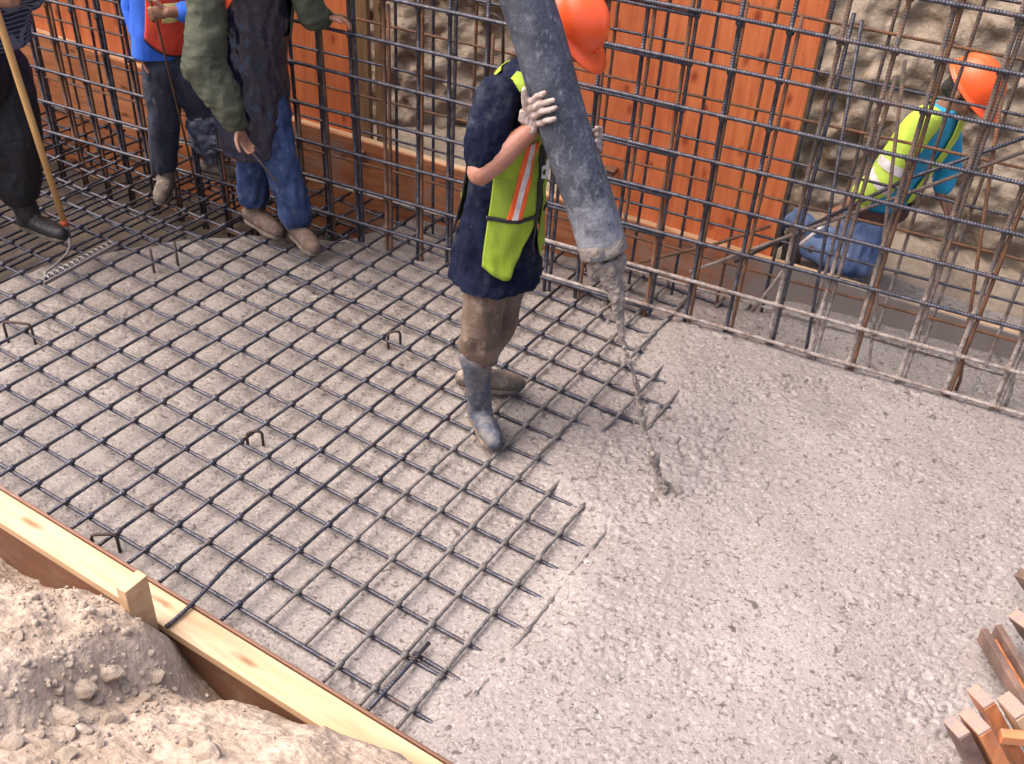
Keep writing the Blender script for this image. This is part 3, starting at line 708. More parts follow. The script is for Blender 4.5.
TEAL = mk('teal_shirt_cotton', (0.02, 0.33, 0.55), (0.02, 0.27, 0.46), 8, rough=0.85, bump=0.3, bscale=110)
REDV = mk('red_orange_vest_fabric', (0.75, 0.075, 0.035), (0.65, 0.06, 0.03), 10, rough=0.75, bump=0.3, bscale=150)
ORV = mk('bright_orange_vest_fabric', (0.95, 0.10, 0.012), (0.85, 0.085, 0.012), 10, rough=0.75, bump=0.3, bscale=150)
YELT = mk('yellow_reflective_tape', (0.85, 0.80, 0.25), (0.70, 0.68, 0.30), 30, rough=0.45)
HAIRM = mk('dark_hair', (0.012, 0.010, 0.009), (0.03, 0.024, 0.02), 60, rough=0.7, bump=0.5, bscale=200)
EYEM = mk('eye_white', (0.6, 0.58, 0.55), rough=0.3)
BLKT = mk('black_waterproof_trousers', (0.005, 0.0045, 0.006), (0.010, 0.009, 0.013), 6, rough=0.65, bump=0.5, bscale=30, splat=(0.035, 0.035, 0.05), sp_scale=8, sp_th=0.60, bdist=0.02)
def plaid_mat():
    m = bpy.data.materials.new('plaid_cotton'); m.use_nodes = True; nt = m.node_tree; N = nt.nodes; L = nt.links; b = N['Principled BSDF']
    b.inputs['Roughness'].default_value = .9; tc = N.new('ShaderNodeTexCoord'); cols = []
    for dr in ('X', 'Z'):
        w = N.new('ShaderNodeTexWave'); w.wave_type = 'BANDS'; w.bands_direction = dr; w.inputs['Scale'].default_value = 14; w.inputs['Distortion'].default_value = 1.2
        L.new(tc.outputs['Object'], w.inputs['Vector']); r = N.new('ShaderNodeMapRange'); r.inputs['From Min'].default_value = .72; r.inputs['From Max'].default_value = .9
        L.new(w.outputs['Fac'], r.inputs['Value']); cols.append(r.outputs[0])
    mx = N.new('ShaderNodeMath'); mx.operation = 'MAXIMUM'; L.new(cols[0], mx.inputs[0]); L.new(cols[1], mx.inputs[1])
    x = N.new('ShaderNodeMix'); x.data_type = 'RGBA'; ii = [q for q in x.inputs if q.type == 'RGBA']
    ii[0].default_value = (.014, .016, .04, 1); ii[1].default_value = (.13, .14, .19, 1); L.new(mx.outputs[0], x.inputs['Factor'])
    L.new([q for q in x.outputs if q.type == 'RGBA'][0], b.inputs['Base Color']); return m
PLAID = plaid_mat()

def folds(a=.006, seed=3, hx=9.0, hz=4.5):
    def f(co):
        Q = co * np.array([hx, hx, hz]); Q = Q + 0.8 * np.stack([vnoise(Q * .5, seed + 5), vnoise(Q * .5, seed + 6), vnoise(Q * .5, seed + 7)], 1)
        n = vnoise(Q, seed); r = 1 - np.abs(vnoise(Q * 2.1, seed + 1)) * 4
        return a * (1.6 * n + 0.45 * r + 0.5 * vnoise(Q * 4.5, seed + 2))
    return f
def lerp(a, b, t): return np.asarray(a) * (1 - t) + np.asarray(b) * t

class Torso:
    """elliptical garment trunk: rings of (centre, half width to the side, half depth); angle 0 = front, + = wearer's right"""
    def __init__(s, rings, fwd, a=.006, seed=3):
        s.c = np.array([r[0] for r in rings]); s.w = np.array([r[1] for r in rings]); s.d = np.array([r[2] for r in rings])
        s.f = nrm(fwd); s.r = np.cross(s.f, UP); s.n = len(rings); s.fold = folds(a, seed)
    def pt(s, a, h, off=0.0):
        """a, h arrays; h in 0..n-1"""
        a = np.asarray(a, float); h = np.clip(np.asarray(h, float), 0, s.n - 1)
        k = np.arange(s.n)
        def sm(col):
            i = np.clip(np.floor(h).astype(int), 0, s.n - 2); t = h - i
            p0 = col[np.clip(i - 1, 0, s.n - 1)]; p1 = col[i]; p2 = col[i + 1]; p3 = col[np.clip(i + 2, 0, s.n - 1)]
            return 0.5 * (2 * p1 + (p2 - p0) * t + (2 * p0 - 5 * p1 + 4 * p2 - p3) * t ** 2 + (3 * p1 - p0 - 3 * p2 + p3) * t ** 3)
        C = np.stack([sm(s.c[:, q]) for q in range(3)], 1); w = sm(s.w); d = sm(s.d)
        u = s.f[None] * np.cos(a)[:, None] * d[:, None] + s.r[None] * np.sin(a)[:, None] * w[:, None]
        base = C + u; nn = s.f[None] * (np.cos(a) / d)[:, None] + s.r[None] * (np.sin(a) / w)[:, None]
        nn /= np.linalg.norm(nn, axis=1)[:, None]
        return base + nn * (s.fold(base) + off)[:, None]
    def solid(s, mb, na=64, nh=36):
        hs = np.linspace(0, s.n - 1, nh); A, H = np.meshgrid(np.linspace(0, 2 * np.pi, na, endpoint=False), hs)
        P = s.pt(A.ravel(), H.ravel()); fs = []
        for i in range(nh - 1):
            for k in range(na):
                k2 = (k + 1) % na; fs.append((i * na + k, i * na + k2, (i + 1) * na + k2, (i + 1) * na + k))
        fs.append(tuple(range(na - 1, -1, -1))); fs.append(tuple(range((nh - 1) * na, nh * na)))
        mb.add(P, fs)
    def patch(s, mb, a_of, h0, h1, off=.01, th=.004, na=24, nh=26, amp=0.0):
        """a_of(t)-> (a0,a1) in degrees for t in 0..1 from h0 to h1; closed thin sheet"""
        ts = np.linspace(0, 1, nh); A = []; H = []
        for t in ts:
            a0, a1 = a_of(t); A += list(np.radians(np.linspace(a0, a1, na)))
            hh = h0 + (h1 - h0) * t if np.isscalar(h0) else None
            H += [h0 + (h1 - h0) * t] * na
        A = np.array(A); H = np.array(H)
        s._sheet(mb, A, H, na, nh, off, th, amp)
    def patch_h(s, mb, a0, a1, hb, ht, off=.01, th=.004, na=26, nh=26, amp=0.0):
        """sheet between angles a0..a1 with lower/upper edges hb(x), ht(x), x in 0..1 across"""
        A = []; H = []
        for t in np.linspace(0, 1, nh):
            for x in np.linspace(0, 1, na):
                A.append(math.radians(a0 + (a1 - a0) * x)); H.append(hb(x) + (ht(x) - hb(x)) * t)
        s._sheet(mb, np.array(A), np.array(H), na, nh, off, th, amp)
    def _sheet(s, mb, A, H, na, nh, off, th, amp):
        P1 = s.pt(A, H, off); P0 = s.pt(A, H, off - th)
        if amp:
            w = (amp * fbm(P1, 11, 2, 44))[:, None] * UP; P1 = P1 + w; P0 = P0 + w
        n = na * nh; fs = []
        for i in range(nh - 1):
            for k in range(na - 1):
                q = (i * na + k, i * na + k + 1, (i + 1) * na + k + 1, (i + 1) * na + k); fs.append(q); fs.append(tuple(x + n for x in q[::-1]))
        ed = [i for i in range(na)] + [i * na + na - 1 for i in range(1, nh)] + [(nh - 1) * na + k for k in range(na - 2, -1, -1)] + [i * na for i in range(nh - 2, 0, -1)]
        for x, y in zip(ed, ed[1:] + ed[:1]): fs.append((y, x, x + n, y + n))
        mb.add(np.vstack([P1, P0]), fs)

def add_hand(mb, wr, d, pn, side, curl=0.6, sc=1.0, spread=.06):
    """palm with four unequal fingers and a thumb; d: towards the fingers, pn: palm normal (fingers curl that way), side: towards the thumb"""
    d, pn, side = nrm(d), nrm(pn), nrm(side)
    mb.tube([wr - d * .01, wr + d * .03 * sc, wr + d * .085 * sc], [(.026 * sc, .017 * sc), (.037 * sc, .016 * sc), (.040 * sc, .014 * sc)], 14, side)
    mb.ell(wr + d * .085 * sc, side * .041 * sc, d * .014 * sc, pn * .013 * sc)
    for k, (o, L) in enumerate(((.030, .074), (.0105, .083), (-.0095, .077), (-.029, .060))):
        b = wr + d * .080 * sc + side * o * sc; ang = -0.1 + spread * 0; dd = nrm(d + side * (o * 2.2)); P = [b]
        for q, f in enumerate((.44, .32, .24)):
            ang += curl * (0.75 if q == 0 else 1.0)
            P.append(P[-1] + (dd * math.cos(ang) + pn * math.sin(ang)) * L * f * sc)
        mb.limb(P, [.0098 * sc, .0093 * sc, .0086 * sc, .0074 * sc], 10)
    b = wr + d * .022 * sc + side * .026 * sc; P = [b]
    dd = nrm(d * .62 + side * .78)
    for q, f in enumerate((.044, .034, .027)):
        P.append(P[-1] + nrm(dd + (pn * .35 - side * .38) * q * curl + d * .25 * q) * f * sc)
    mb.limb(P, [.0145 * sc, .0112 * sc, .0100 * sc, .0082 * sc], 10)

def add_head(mb, c, f, u):
    f = nrm(f); u = nrm(np.asarray(u) - f * (np.asarray(u) @ f)); r = np.cross(f, u)
    mb.ell(c + u * .012 - f * .008, r * .074, f * .094, u * .102, 20, 14)
    mb.ell(c - u * .058 + f * .026, r * .052, f * .060, u * .056, 16, 10)
    mb.ell(c - u * .098 + f * .062, r * .022, f * .020, u * .018)
    mb.tube([c + u * .012 + f * .084, c - u * .012 + f * .096, c - u * .030 + f * .103, c - u * .036 + f * .09], [.009, .011, .015, .011], 10)
    mb.ell(c - u * .062 + f * .082, r * .024, f * .012, u * .006); mb.ell(c - u * .073 + f * .080, r * .021, f * .012, u * .006)
    mb.ell(c + u * .028 + f * .078, r * .050, f * .014, u * .010)
    for s_ in (-1, 1):
        mb.ell(c + r * .076 * s_ - u * .012 - f * .012, r * .010, f * .021 + r * .008 * s_, u * .032)
        mb.ell(c + r * .040 * s_ - u * .028 + f * .062, r * .020, f * .02, u * .018)
def head_extras(c, f, u, root, hat=True, hair=True):
    f = nrm(f); u = nrm(np.asarray(u) - f * (np.asarray(u) @ f)); r = np.cross(f, u)
    for s_ in (-1, 1):
        mb = MB(); mb.ball(c + r * .033 * s_ + u * .006 + f * .079, .0115); build('eye', mb, EYEM, root, True)
    if hair:
        mb = MB(); mb.ell(c + u * .020 - f * .020, r * .080, f * .094, u * .103, 20, 12); mb.ell(c - u * .045 - f * .058, r * .060, f * .045, u * .045)
        organic('hair', mb, HAIRM, root, .008, 2, lump(.006, 60, 12))
    if hat:
        rings = []; hc = c + u * .052 - f * .004; na = 64
        hatm = MB()
        def ring(rad_f, rad_r, z, brim=None, dz=0):
            out = []
            for k in range(na):
                t = 2 * math.pi * k / na; ct, st = math.cos(t), math.sin(t); e = 0; zz = z
                if brim is not None:
                    fr = max(0, ct) ** 1.6; e = brim[0] * fr + brim[1]; zz = z - (.010 * fr + .0) * (e / (brim[0] + brim[1])) + dz
                lat = abs(st) * rad_r
                rid = (.006 * (1 - sstep(.012, .026, lat)) * (1 if z > .03 else 0)) if brim is None else 0
                out.append(hc + f * ct * (rad_f + e) + r * st * (rad_r + e) + u * (zz + float(rid) ))
            return out
        prof = [(math.cos(p) ** .82, math.sin(p)) for p in np.linspace(math.pi / 2 * .97, 0.0, 14)]
        for cs, sn in prof: rings.append(ring(.138 * cs, .116 * cs, .122 * sn))
        rings.append(ring(.138, .116, -.008)); rings.append(ring(.138, .116, -.012, (.030, .008))); rings.append(ring(.138, .116, -.016, (.056, .013)))
        rings.append(ring(.138, .116, -.020, (.056, .013))); rings.append(ring(.134, .112, -.018)); rings.append(ring(.120, .100, .03)); rings.append(ring(.07, .06, .09))
        vs = [p for rg in rings for p in rg]; fs = []
        for i in range(len(rings) - 1):
            for k in range(na):
                k2 = (k + 1) % na; fs.append((i * na + k, (i + 1) * na + k, (i + 1) * na + k2, i * na + k2))
        fs.append(tuple(range(na))); fs.append(tuple(range(len(vs) - 1, len(vs) - 1 - na, -1)))
        hatm.add(vs, fs); ho = build('hard_hat', hatm, HAT, root, True)
        mb = MB(); mb.ell(hc + f * .139 + u * .012, r * .018, f * .007, u * .012); build('front_boss', mb, HAT, ho, True)

def body(name_label, J, skin, voxel=.0055, group=None, hands=(True, True)):
    mb = MB(); g = {k: np.asarray(v, float) for k, v in J.items() if k not in ('hR', 'hL', 'arm')}; am = J.get('arm', 1.0)
    up = nrm(g['chest'] - g['pelvis']); fw = nrm(g['fwd']); rt = np.cross(fw, UP)
    mb.ell(g['pelvis'], rt * .145, fw * .105, up * .12); mb.ell(lerp(g['pelvis'], g['chest'], .5), rt * .13, fw * .10, up * .17)
    mb.ell(g['chest'], rt * .155, fw * .11, up * .17)
    mb.limb([g['shR'], lerp(g['shR'], g['shL'], .5) + up * .015, g['shL']], [.05, .065, .05])
    mb.limb([g['neck'] - up * .03, lerp(g['neck'], g['head'], .45), g['head'] - nrm(g['hu']) * .03], [.066, .054, .052])
    add_head(mb, g['head'], g['hf'], g['hu'])
    for sd_ in 'RL':
        mb.limb([g['sh' + sd_], lerp(g['sh' + sd_], g['el' + sd_], .45), g['el' + sd_]], [.050, .046 * am, .038 * am])
        mb.limb([g['el' + sd_], lerp(g['el' + sd_], g['wr' + sd_], .35), g['wr' + sd_]], [.039 * am, .041 * am, .027 * am])
        mb.limb([g['hip' + sd_], lerp(g['hip' + sd_], g['kn' + sd_], .4), g['kn' + sd_]], [.082, .076, .054])
        mb.limb([g['kn' + sd_], lerp(g['kn' + sd_], g['an' + sd_], .35), g['an' + sd_]], [.053, .054, .036])
        t = nrm(g['toe' + sd_]); mb.limb([g['an' + sd_] - UP * .03, g['an' + sd_] - UP * .04 + t * .13], [.036, .032])
        if ('h' + sd_) in J: J['h' + sd_](mb)
    root = organic('person', mb, skin, None, voxel, 2)
    return tag(root, name_label, 'person', group)

def boot(root, an, toe, top, m, msole, shaft=(.058, .066), L=.285, zg=.0095, up=UP):
    """an: ankle point; toe: direction of the foot; top: shaft top centre"""
    toe = nrm(toe); side = np.cross(toe, up); g = an - up * ((an - 0) @ up - 0) if False else an - up * .085
    heel = g - toe * .055; tip = g + toe * (L - .055)
    mb = MB()
    mb.limb([an, lerp(an, top, .5), top], [shaft[0] * .93, shaft[0], shaft[1]], 18)
    ctr = [heel + up * .047, heel + toe * .07 + up * .054, heel + toe * .14 + up * .052, heel + toe * .20 + up * .045, tip - toe * .038 + up * .040]
    for a_, b_, r0, r1 in zip(ctr[:-1], ctr[1:], (.041, .045, .048, .047), (.045, .048, .047, .038)): mb.limb([a_, b_], [r0, r1], 14)
    mb.limb([an, heel + toe * .09 + up * .062], [.052, .045])
    bo = organic('boot', mb, m, root, .007, 3, folds(.0035, 9, 20, 20))
    mb = MB(); out = []
    for t, w in ((-.002, .018), (.012, .034), (.05, .040), (.11, .038), (.18, .049), (.23, .047), (.265, .034), (.285, .014)): out.append((heel + toe * (t * L / .285 - .018), w))
    vs = []
    for z in (.0, .020):
        for p, w in out: vs.append(p + side * w + up * z)
        for p, w in out[::-1]: vs.append(p - side * w + up * z)
    n = len(out) * 2; fs = [tuple(range(n - 1, -1, -1)), tuple(range(n, 2 * n))]
    for k in range(n): fs.append((k, (k + 1) % n, n + (k + 1) % n, n + k))
    mb.add(vs, fs); build('sole', mb, msole, bo, False, .004)
    return bo

def legs(name, root, J, m, rad=(.105, .088, .074), ends=None, amp=.008, seed=5, pelvis=True, voxel=.009):
    """trousers as one garment; ends: per side the point where the cloth stops"""
    mb = MB(); g = J; fw = nrm(g['fwd']); rt = np.cross(fw, UP); up = nrm(np.asarray(g['chest']) - np.asarray(g['pelvis']))
    if pelvis:
        mb.ell(g['pelvis'], rt * .150, fw * .115, up * .15)
    for sd_ in 'RL':
        e = ends[sd_] if ends else g['an' + sd_]
        mb.limb([g['hip' + sd_], lerp(g['hip' + sd_], g['kn' + sd_], .55), g['kn' + sd_]], [rad[0], (rad[0] + rad[1]) / 2, rad[1]], 18)
        mb.limb([g['kn' + sd_], lerp(g['kn' + sd_], e, .5), e], [rad[1], (rad[1] + rad[2]) / 2, rad[2]], 18)
    return organic(name, mb, m, root, voxel, 3, folds(amp, seed))

# ---- the worker with the hose
def WA(u, v, o=0.0): return onp(u, v, FA, o)
fA = nrm(ER * .94 - HV * .34)
toeRA = nrm(V3(.80, -.60, 0)); toeLA = nrm(V3(.86, .50, 0))
JA = dict(fwd=fA, pelvis=WA(497, 248, .08), chest=WA(512, 140, .10), neck=WA(536, 68, .18), head=WA(564, 30, .225), hf=nrm(fA * .66 - UP * .66 - HV * .22), hu=nrm(UP * .75 + fA * .62),
          arm=1.22, shR=WA(497, 97, -.04), elR=WA(480, 172, -.17), wrR=WA(530, 131, -.12), shL=WA(540, 95, .33), elL=WA(578, 160, .30), wrL=WA(588, 148, .04),
          hipR=WA(487, 262, .0), knR=WA(478, 345, -.02), anR=V3(1.965, .045, .095), hipL=WA(509, 258, .15), knL=WA(493, 322, .17), anL=V3(1.815, .240, .095), toeR=toeRA, toeL=toeLA)
wA = body('worker in navy shirt, lime vest and rubber boots hugging the pump hose', JA, SKIN, .0055)
head_extras(JA['head'], JA['hf'], JA['hu'], wA)
# cement caked right hand wrapped round the hose
mb = MB()
wr = JA['wrR']
mb.tube([lerp(JA['elR'], wr, .90), wr, WA(530, 121, -.115), WA(531, 110, -.118)], [(.035, .030), (.035, .027), (.042, .024), (.040, .020)], 14, nrm(ER * .3 + UP))
for b0, mid, tip in (((529, 102, -.118), (537, 96.5, -.172), (544.5, 93, -.192)), ((528.5, 109.5, -.118), (540, 103.5, -.180), (553, 100.2, -.206)), ((531.5, 116, -.118), (543, 111, -.186), (555.5, 107.8, -.210)), ((536.5, 123, -.122), (546, 120.5, -.186), (554.5, 118.6, -.210))):
    P = [WA(*b0), lerp(WA(*b0), WA(*mid), .55) - HV * .012, WA(*mid), lerp(WA(*mid), WA(*tip), .55) - HV * .004, WA(*tip)]
    mb.limb(P, [.0128, .0116, .0110, .0104, .0090], 12)
mb.limb([WA(529, 116, -.115), WA(525.5, 103, -.13), WA(524.6, 95, -.138), WA(524.4, 89.5, -.14)], [.018, .0140, .0125, .0100], 12)
organic('glove', mb, GLOVE, wA, .0034, 1, lump(.0012, 90, 3))
mb = MB(); wl = JA['wrL']
mb.tube([wl - ER * .03, wl, WA(593, 143, .0)], [(.028, .02), (.036, .02), (.038, .016)], 12, UP)
for k, v in enumerate((130, 136.5, 143, 149)):
    mb.limb([WA(592, v + 2, .0), WA(600.5 - .2 * k, v, -.055), WA(600 - .2 * k, v - 1, -.10), WA(596.5 - .2 * k, v - 2, -.13)], [.0115, .0108, .010, .0088], 12)
organic('glove', mb, GLOVE, wA, .0045, 1)
tA = Torso([(WA(497, 272, .08), .205, .180), (WA(498, 235, .08), .180, .152), (WA(503, 195, .08), .165, .136), (WA(511, 150, .10), .180, .122), (WA(517, 110, .11), .195, .118), (WA(525, 80, .13), .155, .090), (WA(533, 62, .16), .080, .070)], fA, .014, 3)
mb = MB(); tA.solid(mb)
for a_, b_ in (('shR', 'elR'), ('shL', 'elL')):
    e = lerp(JA[a_], JA[b_], .74); mb.limb([JA[a_], lerp(JA[a_], e, .5), e], [.076, .080, .074], 18)
organic('shirt', mb, NAVY, wA, .007, 2, folds(.0085, 13, 15, 9))
# vest: front panels, shoulder straps, back panel edge
vest = MB()
tA.patch_h(vest, 15, 84, lambda x: .55 + 2.3 * max(0, .5 - x) + .7 * max(0, x - .62), lambda x: 3.0 - .15 * x, .020, .005, amp=.004)
vest_o = build('vest', vest, LIME, wA, True)
mb = MB(); tA.patch_h(mb, -52, -4, lambda x: .72 + .3 * (1 - x), lambda x: 3.1, .021, .005); build('vest_panel', mb, LIME, vest_o, True)
mb = MB(); tA.patch(mb, lambda t: (13, 83 - 46 * min(1, t * 1.9)), 2.86, 5.6, .021, .005); build('vest_panel', mb, LIME, vest_o, True)
mb = MB(); tA.patch_h(mb, 30, 100, lambda x: 5.0 + .35 * x, lambda x: 5.97, .022, .006); build('vest_strap', mb, LIME, vest_o, True)
mb = MB(); tA.patch_h(mb, 150, 225, lambda x: 1.25, lambda x: 5.5, .019, .005); build('vest_back', mb, LIME, vest_o, True)
mb = MB(); tA.patch_h(mb, 147, 150.5, lambda x: 1.2, lambda x: 3.4, .022, .008, 6); build('piping', mb, BLACK, vest_o, True)
mb = MB(); tA.patch_h(mb, 14, 86, lambda x: 1.80 + .13 * x, lambda x: 1.88 + .13 * x, .027, .008, 30, 4); build('piping', mb, BLACK, vest_o, True)
mb = MB(); tA.patch_h(mb, -52, -6, lambda x: 1.80, lambda x: 1.88, .027, .008, 30, 4); build('piping', mb, BLACK, vest_o, True)
mb = MB(); tA.patch_h(mb, 13.0, 16.0, lambda x: 1.0, lambda x: 3.4, .027, .008, 5); build('piping', mb, BLACK, vest_o, True)
st1 = MB(); tA.patch(st1, lambda t: (40 - 16 * t, 60 - 16 * t), 1.90, 3.6, .0245, .003); stripe = build('orange_stripe', st1, ORANGE, vest_o, True)
st1 = MB(); tA.patch(st1, lambda t: (46.5 - 16 * t, 53.5 - 16 * t), 1.90, 3.6, .0268, .003); build('silver_stripe', st1, SILVER, stripe, True)
# black chest strip with a white letter d between the panels
mb = MB(); tA.patch_h(mb, -6, 16, lambda x: 1.95, lambda x: 3.8, .0165, .004, 10); strip = build('chest_strip', mb, BLACK, wA, True)
tc_ = bpy.data.curves.new('letter', 'FONT'); tc_.body = 'd'; tc_.size = .095; tc_.extrude = .0015; tc_.offset = .003; tc_.align_x = 'CENTER'; tc_.align_y = 'CENTER'
to = bpy.data.objects.new('letter', tc_); COL.objects.link(to)
me = bpy.data.meshes.new_from_object(to.evaluated_get(bpy.context.evaluated_depsgraph_get())); bpy.data.objects.remove(to)
a0 = np.radians([6.0]); pc = tA.pt(a0, np.array([2.78]), .022)[0]; pu = tA.pt(a0, np.array([3.1]), .022)[0]
yv = nrm(pu - pc); xv = nrm(np.cross(yv, nrm(fA * .85 + np.cross(fA, UP) * .55))); zv = np.cross(xv, yv)
me.transform(Matrix([[xv[k], yv[k], zv[k], pc[k]] for k in range(3)] + [[0, 0, 0, 1]]))
link('chest_letter', me, WHITE, strip)
endsA = {'R': WA(478, 352, -.02) , 'L': WA(485, 345, .18)}
legs('trousers', wA, JA, KHAKI, (.080, .090, .082), endsA, .020, 15)
boot(wA, JA['anR'], toeRA, WA(475.5, 354, -.03), RUBBER, BOOTMUD, (.054, .070))
boot(wA, JA['anL'], toeLA, lerp(JA['anL'], endsA['L'], .9), BOOTMUD, BOOTMUD, (.052, .064))

# ---- worker in the green jacket
FC = onz(285, 235)
def WC(u, v, o=0.0): return onp(u, v, FC, o)
fC = nrm(ER * .55 - HV * .84)
barpt = onw(343, 19, -.02)
JC = dict(fwd=fC, pelvis=WC(253, 78, .03), chest=WC(254, -30, .03), neck=WC(253, -82, .02), head=WC(256, -122, -.02), hf=nrm(fC - UP * .3), hu=UP,
          shR=WC(210, -58, -.06), elR=WC(204, 66, -.20), wrR=WC(238, 126, -.24), shL=WC(291, -50, .03), elL=WC(313, 16, .05), wrL=barpt - ER * .09 - UP * .0,
          hipR=WC(242, 84, .03), knR=WC(252, 150, -.02), anR=onz(256, 226, 0) + UP * .095, hipL=WC(267, 82, .03), knL=WC(277, 150, -.06), anL=onz(298, 240, 0) + UP * .095,
          toeR=nrm(V3(.95, -.15, 0)), toeL=nrm(V3(.92, -.35, 0)))
JC['hR'] = lambda mb: add_hand(mb, JC['wrR'], nrm(V3(.35, .1, -1)), nrm(ER - HV), nrm(-HV * .8 - ER * .2), .75)
JC['hL'] = lambda mb: add_hand(mb, JC['wrL'], nrm(barpt - JC['wrL']), nrm(-UP * .8 - HV * .5), nrm(-HV + UP * .3), .55)
wC = body('worker in olive jacket and black plastic apron holding the rebar with one hand', JC, SKIN2, .006)
head_extras(JC['head'], JC['hf'], JC['hu'], wC)
tC = Torso([(WC(257, 152, -.06), .155, .120), (WC(254, 120, -.03), .185, .150), (WC(252, 80, .0), .180, .150), (WC(251, 45, .02), .170, .140), (WC(252, 5, .03), .185, .150), (WC(254, -35, .03), .200, .150), (WC(253, -70, .03), .15, .10), (WC(253, -84, .02), .075, .07)], fC, .013, 23)
mb = MB(); tC.solid(mb); organic('plastic_apron', mb, PLASTIC, wC, .009, 3, folds(.011, 31, 11, 6))
jk = MB(); tC.patch_h(jk, 62, 300, lambda x: 3.2, lambda x: 6.7, .022, .010, 60, 30); jo = build('jacket', jk, OLIVE, wC, True)
mb = MB(); e = lerp(JC['elR'], JC['wrR'], .93); mb.limb([JC['shR'], lerp(JC['shR'], JC['elR'], .5), JC['elR'], lerp(JC['elR'], e, .55), e], [.092, .092, .104, .094, .056], 18)
organic('sleeve', mb, OLIVE, jo, .009, 3, folds(.012, 33, 8, 12))
mb = MB(); e = lerp(JC['elL'], JC['wrL'], .92); mb.limb([JC['shL'], lerp(JC['shL'], JC['elL'], .5), JC['elL'], lerp(JC['elL'], e, .5), e], [.085, .078, .070, .062, .046], 18)
organic('sleeve', mb, OLIVE, jo, .009, 3, folds(.010, 34, 12, 12))
vo = MB(); tC.patch_h(vo, 22, 60, lambda x: 4.05 - .0 * x + .9 * (1 - x) ** 1.2, lambda x: 6.4, .018, .006); vo = build('vest', vo, ORV, wC, True)
mb = MB(); tC.patch_h(mb, 36, 44, lambda x: 4.5, lambda x: 4.62, .022, .004, 8, 4); build('reflective_tab', mb, YELT, vo, True)
legs('trousers', wC, JC, DENIM, (.10, .090, .080), {'R': JC['anR'] + UP * .09, 'L': JC['anL'] + UP * .05}, .020, 35)
boot(wC, JC['anR'], JC['toeR'], JC['anR'] + UP * .12, BOOTTAN, BOOTMUD, (.052, .056), .295)
boot(wC, JC['anL'], JC['toeL'], JC['anL'] + UP * .12, BOOTTAN, BOOTMUD, (.052, .056), .295)

# ---- worker in the blue shirt
FB = onz(182, 190)
def WB(u, v, o=0.0): return onp(u, v, FB, o)
fB = nrm(-HV * .9 + ER * .42)
JB = dict(fwd=fB, pelvis=WB(172, 66, .02), chest=WB(164, -28, .02), neck=WB(163, -78, .0), head=WB(163, -116, -.03), hf=nrm(fB - UP * .35), hu=UP,
          shR=WB(140, -50, .06), elR=WB(134, 8, .10), wrR=WB(143, 50, .0), shL=WB(198, -50, .02), elL=WB(203, 12, -.08), wrL=WB(168, 12, -.20),
          hipR=WB(160, 72, .02), knR=WB(164, 122, -.04), anR=onz(168, 190, 0) + UP * .095, hipL=WB(186, 72, .02), knL=WB(203, 112, .06), anL=onz(212, 176, 0) + UP * .095,
          toeR=nrm(V3(.55, -.75, 0)), toeL=nrm(V3(.93, .30, 0)))
JB['hR'] = lambda mb: add_hand(mb, JB['wrR'], nrm(V3(.35, .1, -1)), nrm(ER - HV * .3), nrm(-HV), .6)
JB['hL'] = lambda mb: add_hand(mb, JB['wrL'], nrm(-ER + HV * .1 - UP * .15), nrm(-HV * .3 + UP * -.6 + HV), nrm(UP - HV * .2), .95)
wB = body('worker in bright blue shirt and red vest holding a thin rod', JB, SKIN2, .006)
head_extras(JB['head'], JB['hf'], JB['hu'], wB)
tB = Torso([(WB(159, 54, .02), .150, .125), (WB(160, 35, .02), .155, .128), (WB(162, 5, .02), .165, .125), (WB(164, -30, .02), .185, .125), (WB(163, -62, .01), .16, .10), (WB(163, -80, .0), .075, .07)], fB, .007, 43)
mb = MB(); tB.solid(mb)
for a_, b_, w_ in (('shR', 'elR', 'wrR'), ('shL', 'elL', 'wrL')):
    e = lerp(JB[b_], JB[w_], .55); mb.limb([JB[a_], JB[b_], e], [.075, .066, .055], 16)
organic('shirt', mb, BLUE, wB, .009, 3, folds(.005, 47))
vm = MB(); tB.patch_h(vm, -52, 34, lambda x: .32 + .9 * x ** 2.2, lambda x: 4.4, .018, .006); vo = build('vest', vm, REDV, wB, True)
mb = MB(); tB.patch_h(mb, -53, 35, lambda x: .25 + .9 * x ** 2.2, lambda x: .33 + .9 * x ** 2.2, .021, .008, 30, 4); build('piping', mb, BLACK, vo, True)
mb = MB(); tB.patch_h(mb, -20, 6, lambda x: 1.72, lambda x: 2.3, .022, .004, 10, 5); build('reflective_tape', mb, YELT, vo, True)
legs('trousers', wB, JB, DENIMD, (.10, .085, .075), {'R': JB['anR'] + UP * .07, 'L': JB['anL'] + UP * .10}, .012, 51)
mb = MB(); mb.limb([lerp(JB['knL'], JB['anL'], .05), lerp(JB['knL'], JB['anL'], .5) + ER * .02, JB['anL'] + UP * .08 + ER * .03], [.098, .118, .085], 18)
organic('plastic_legging', mb, PLASTICG, wB, .009, 2, folds(.016, 53, 13, 13))
boot(wB, JB['anR'], JB['toeR'], JB['anR'] + UP * .10, BOOTMUD, BOOTMUD, (.052, .056))
boot(wB, JB['anL'], JB['toeL'], JB['anL'] + UP * .10, BOOTMUD, BOOTMUD, (.052, .056))

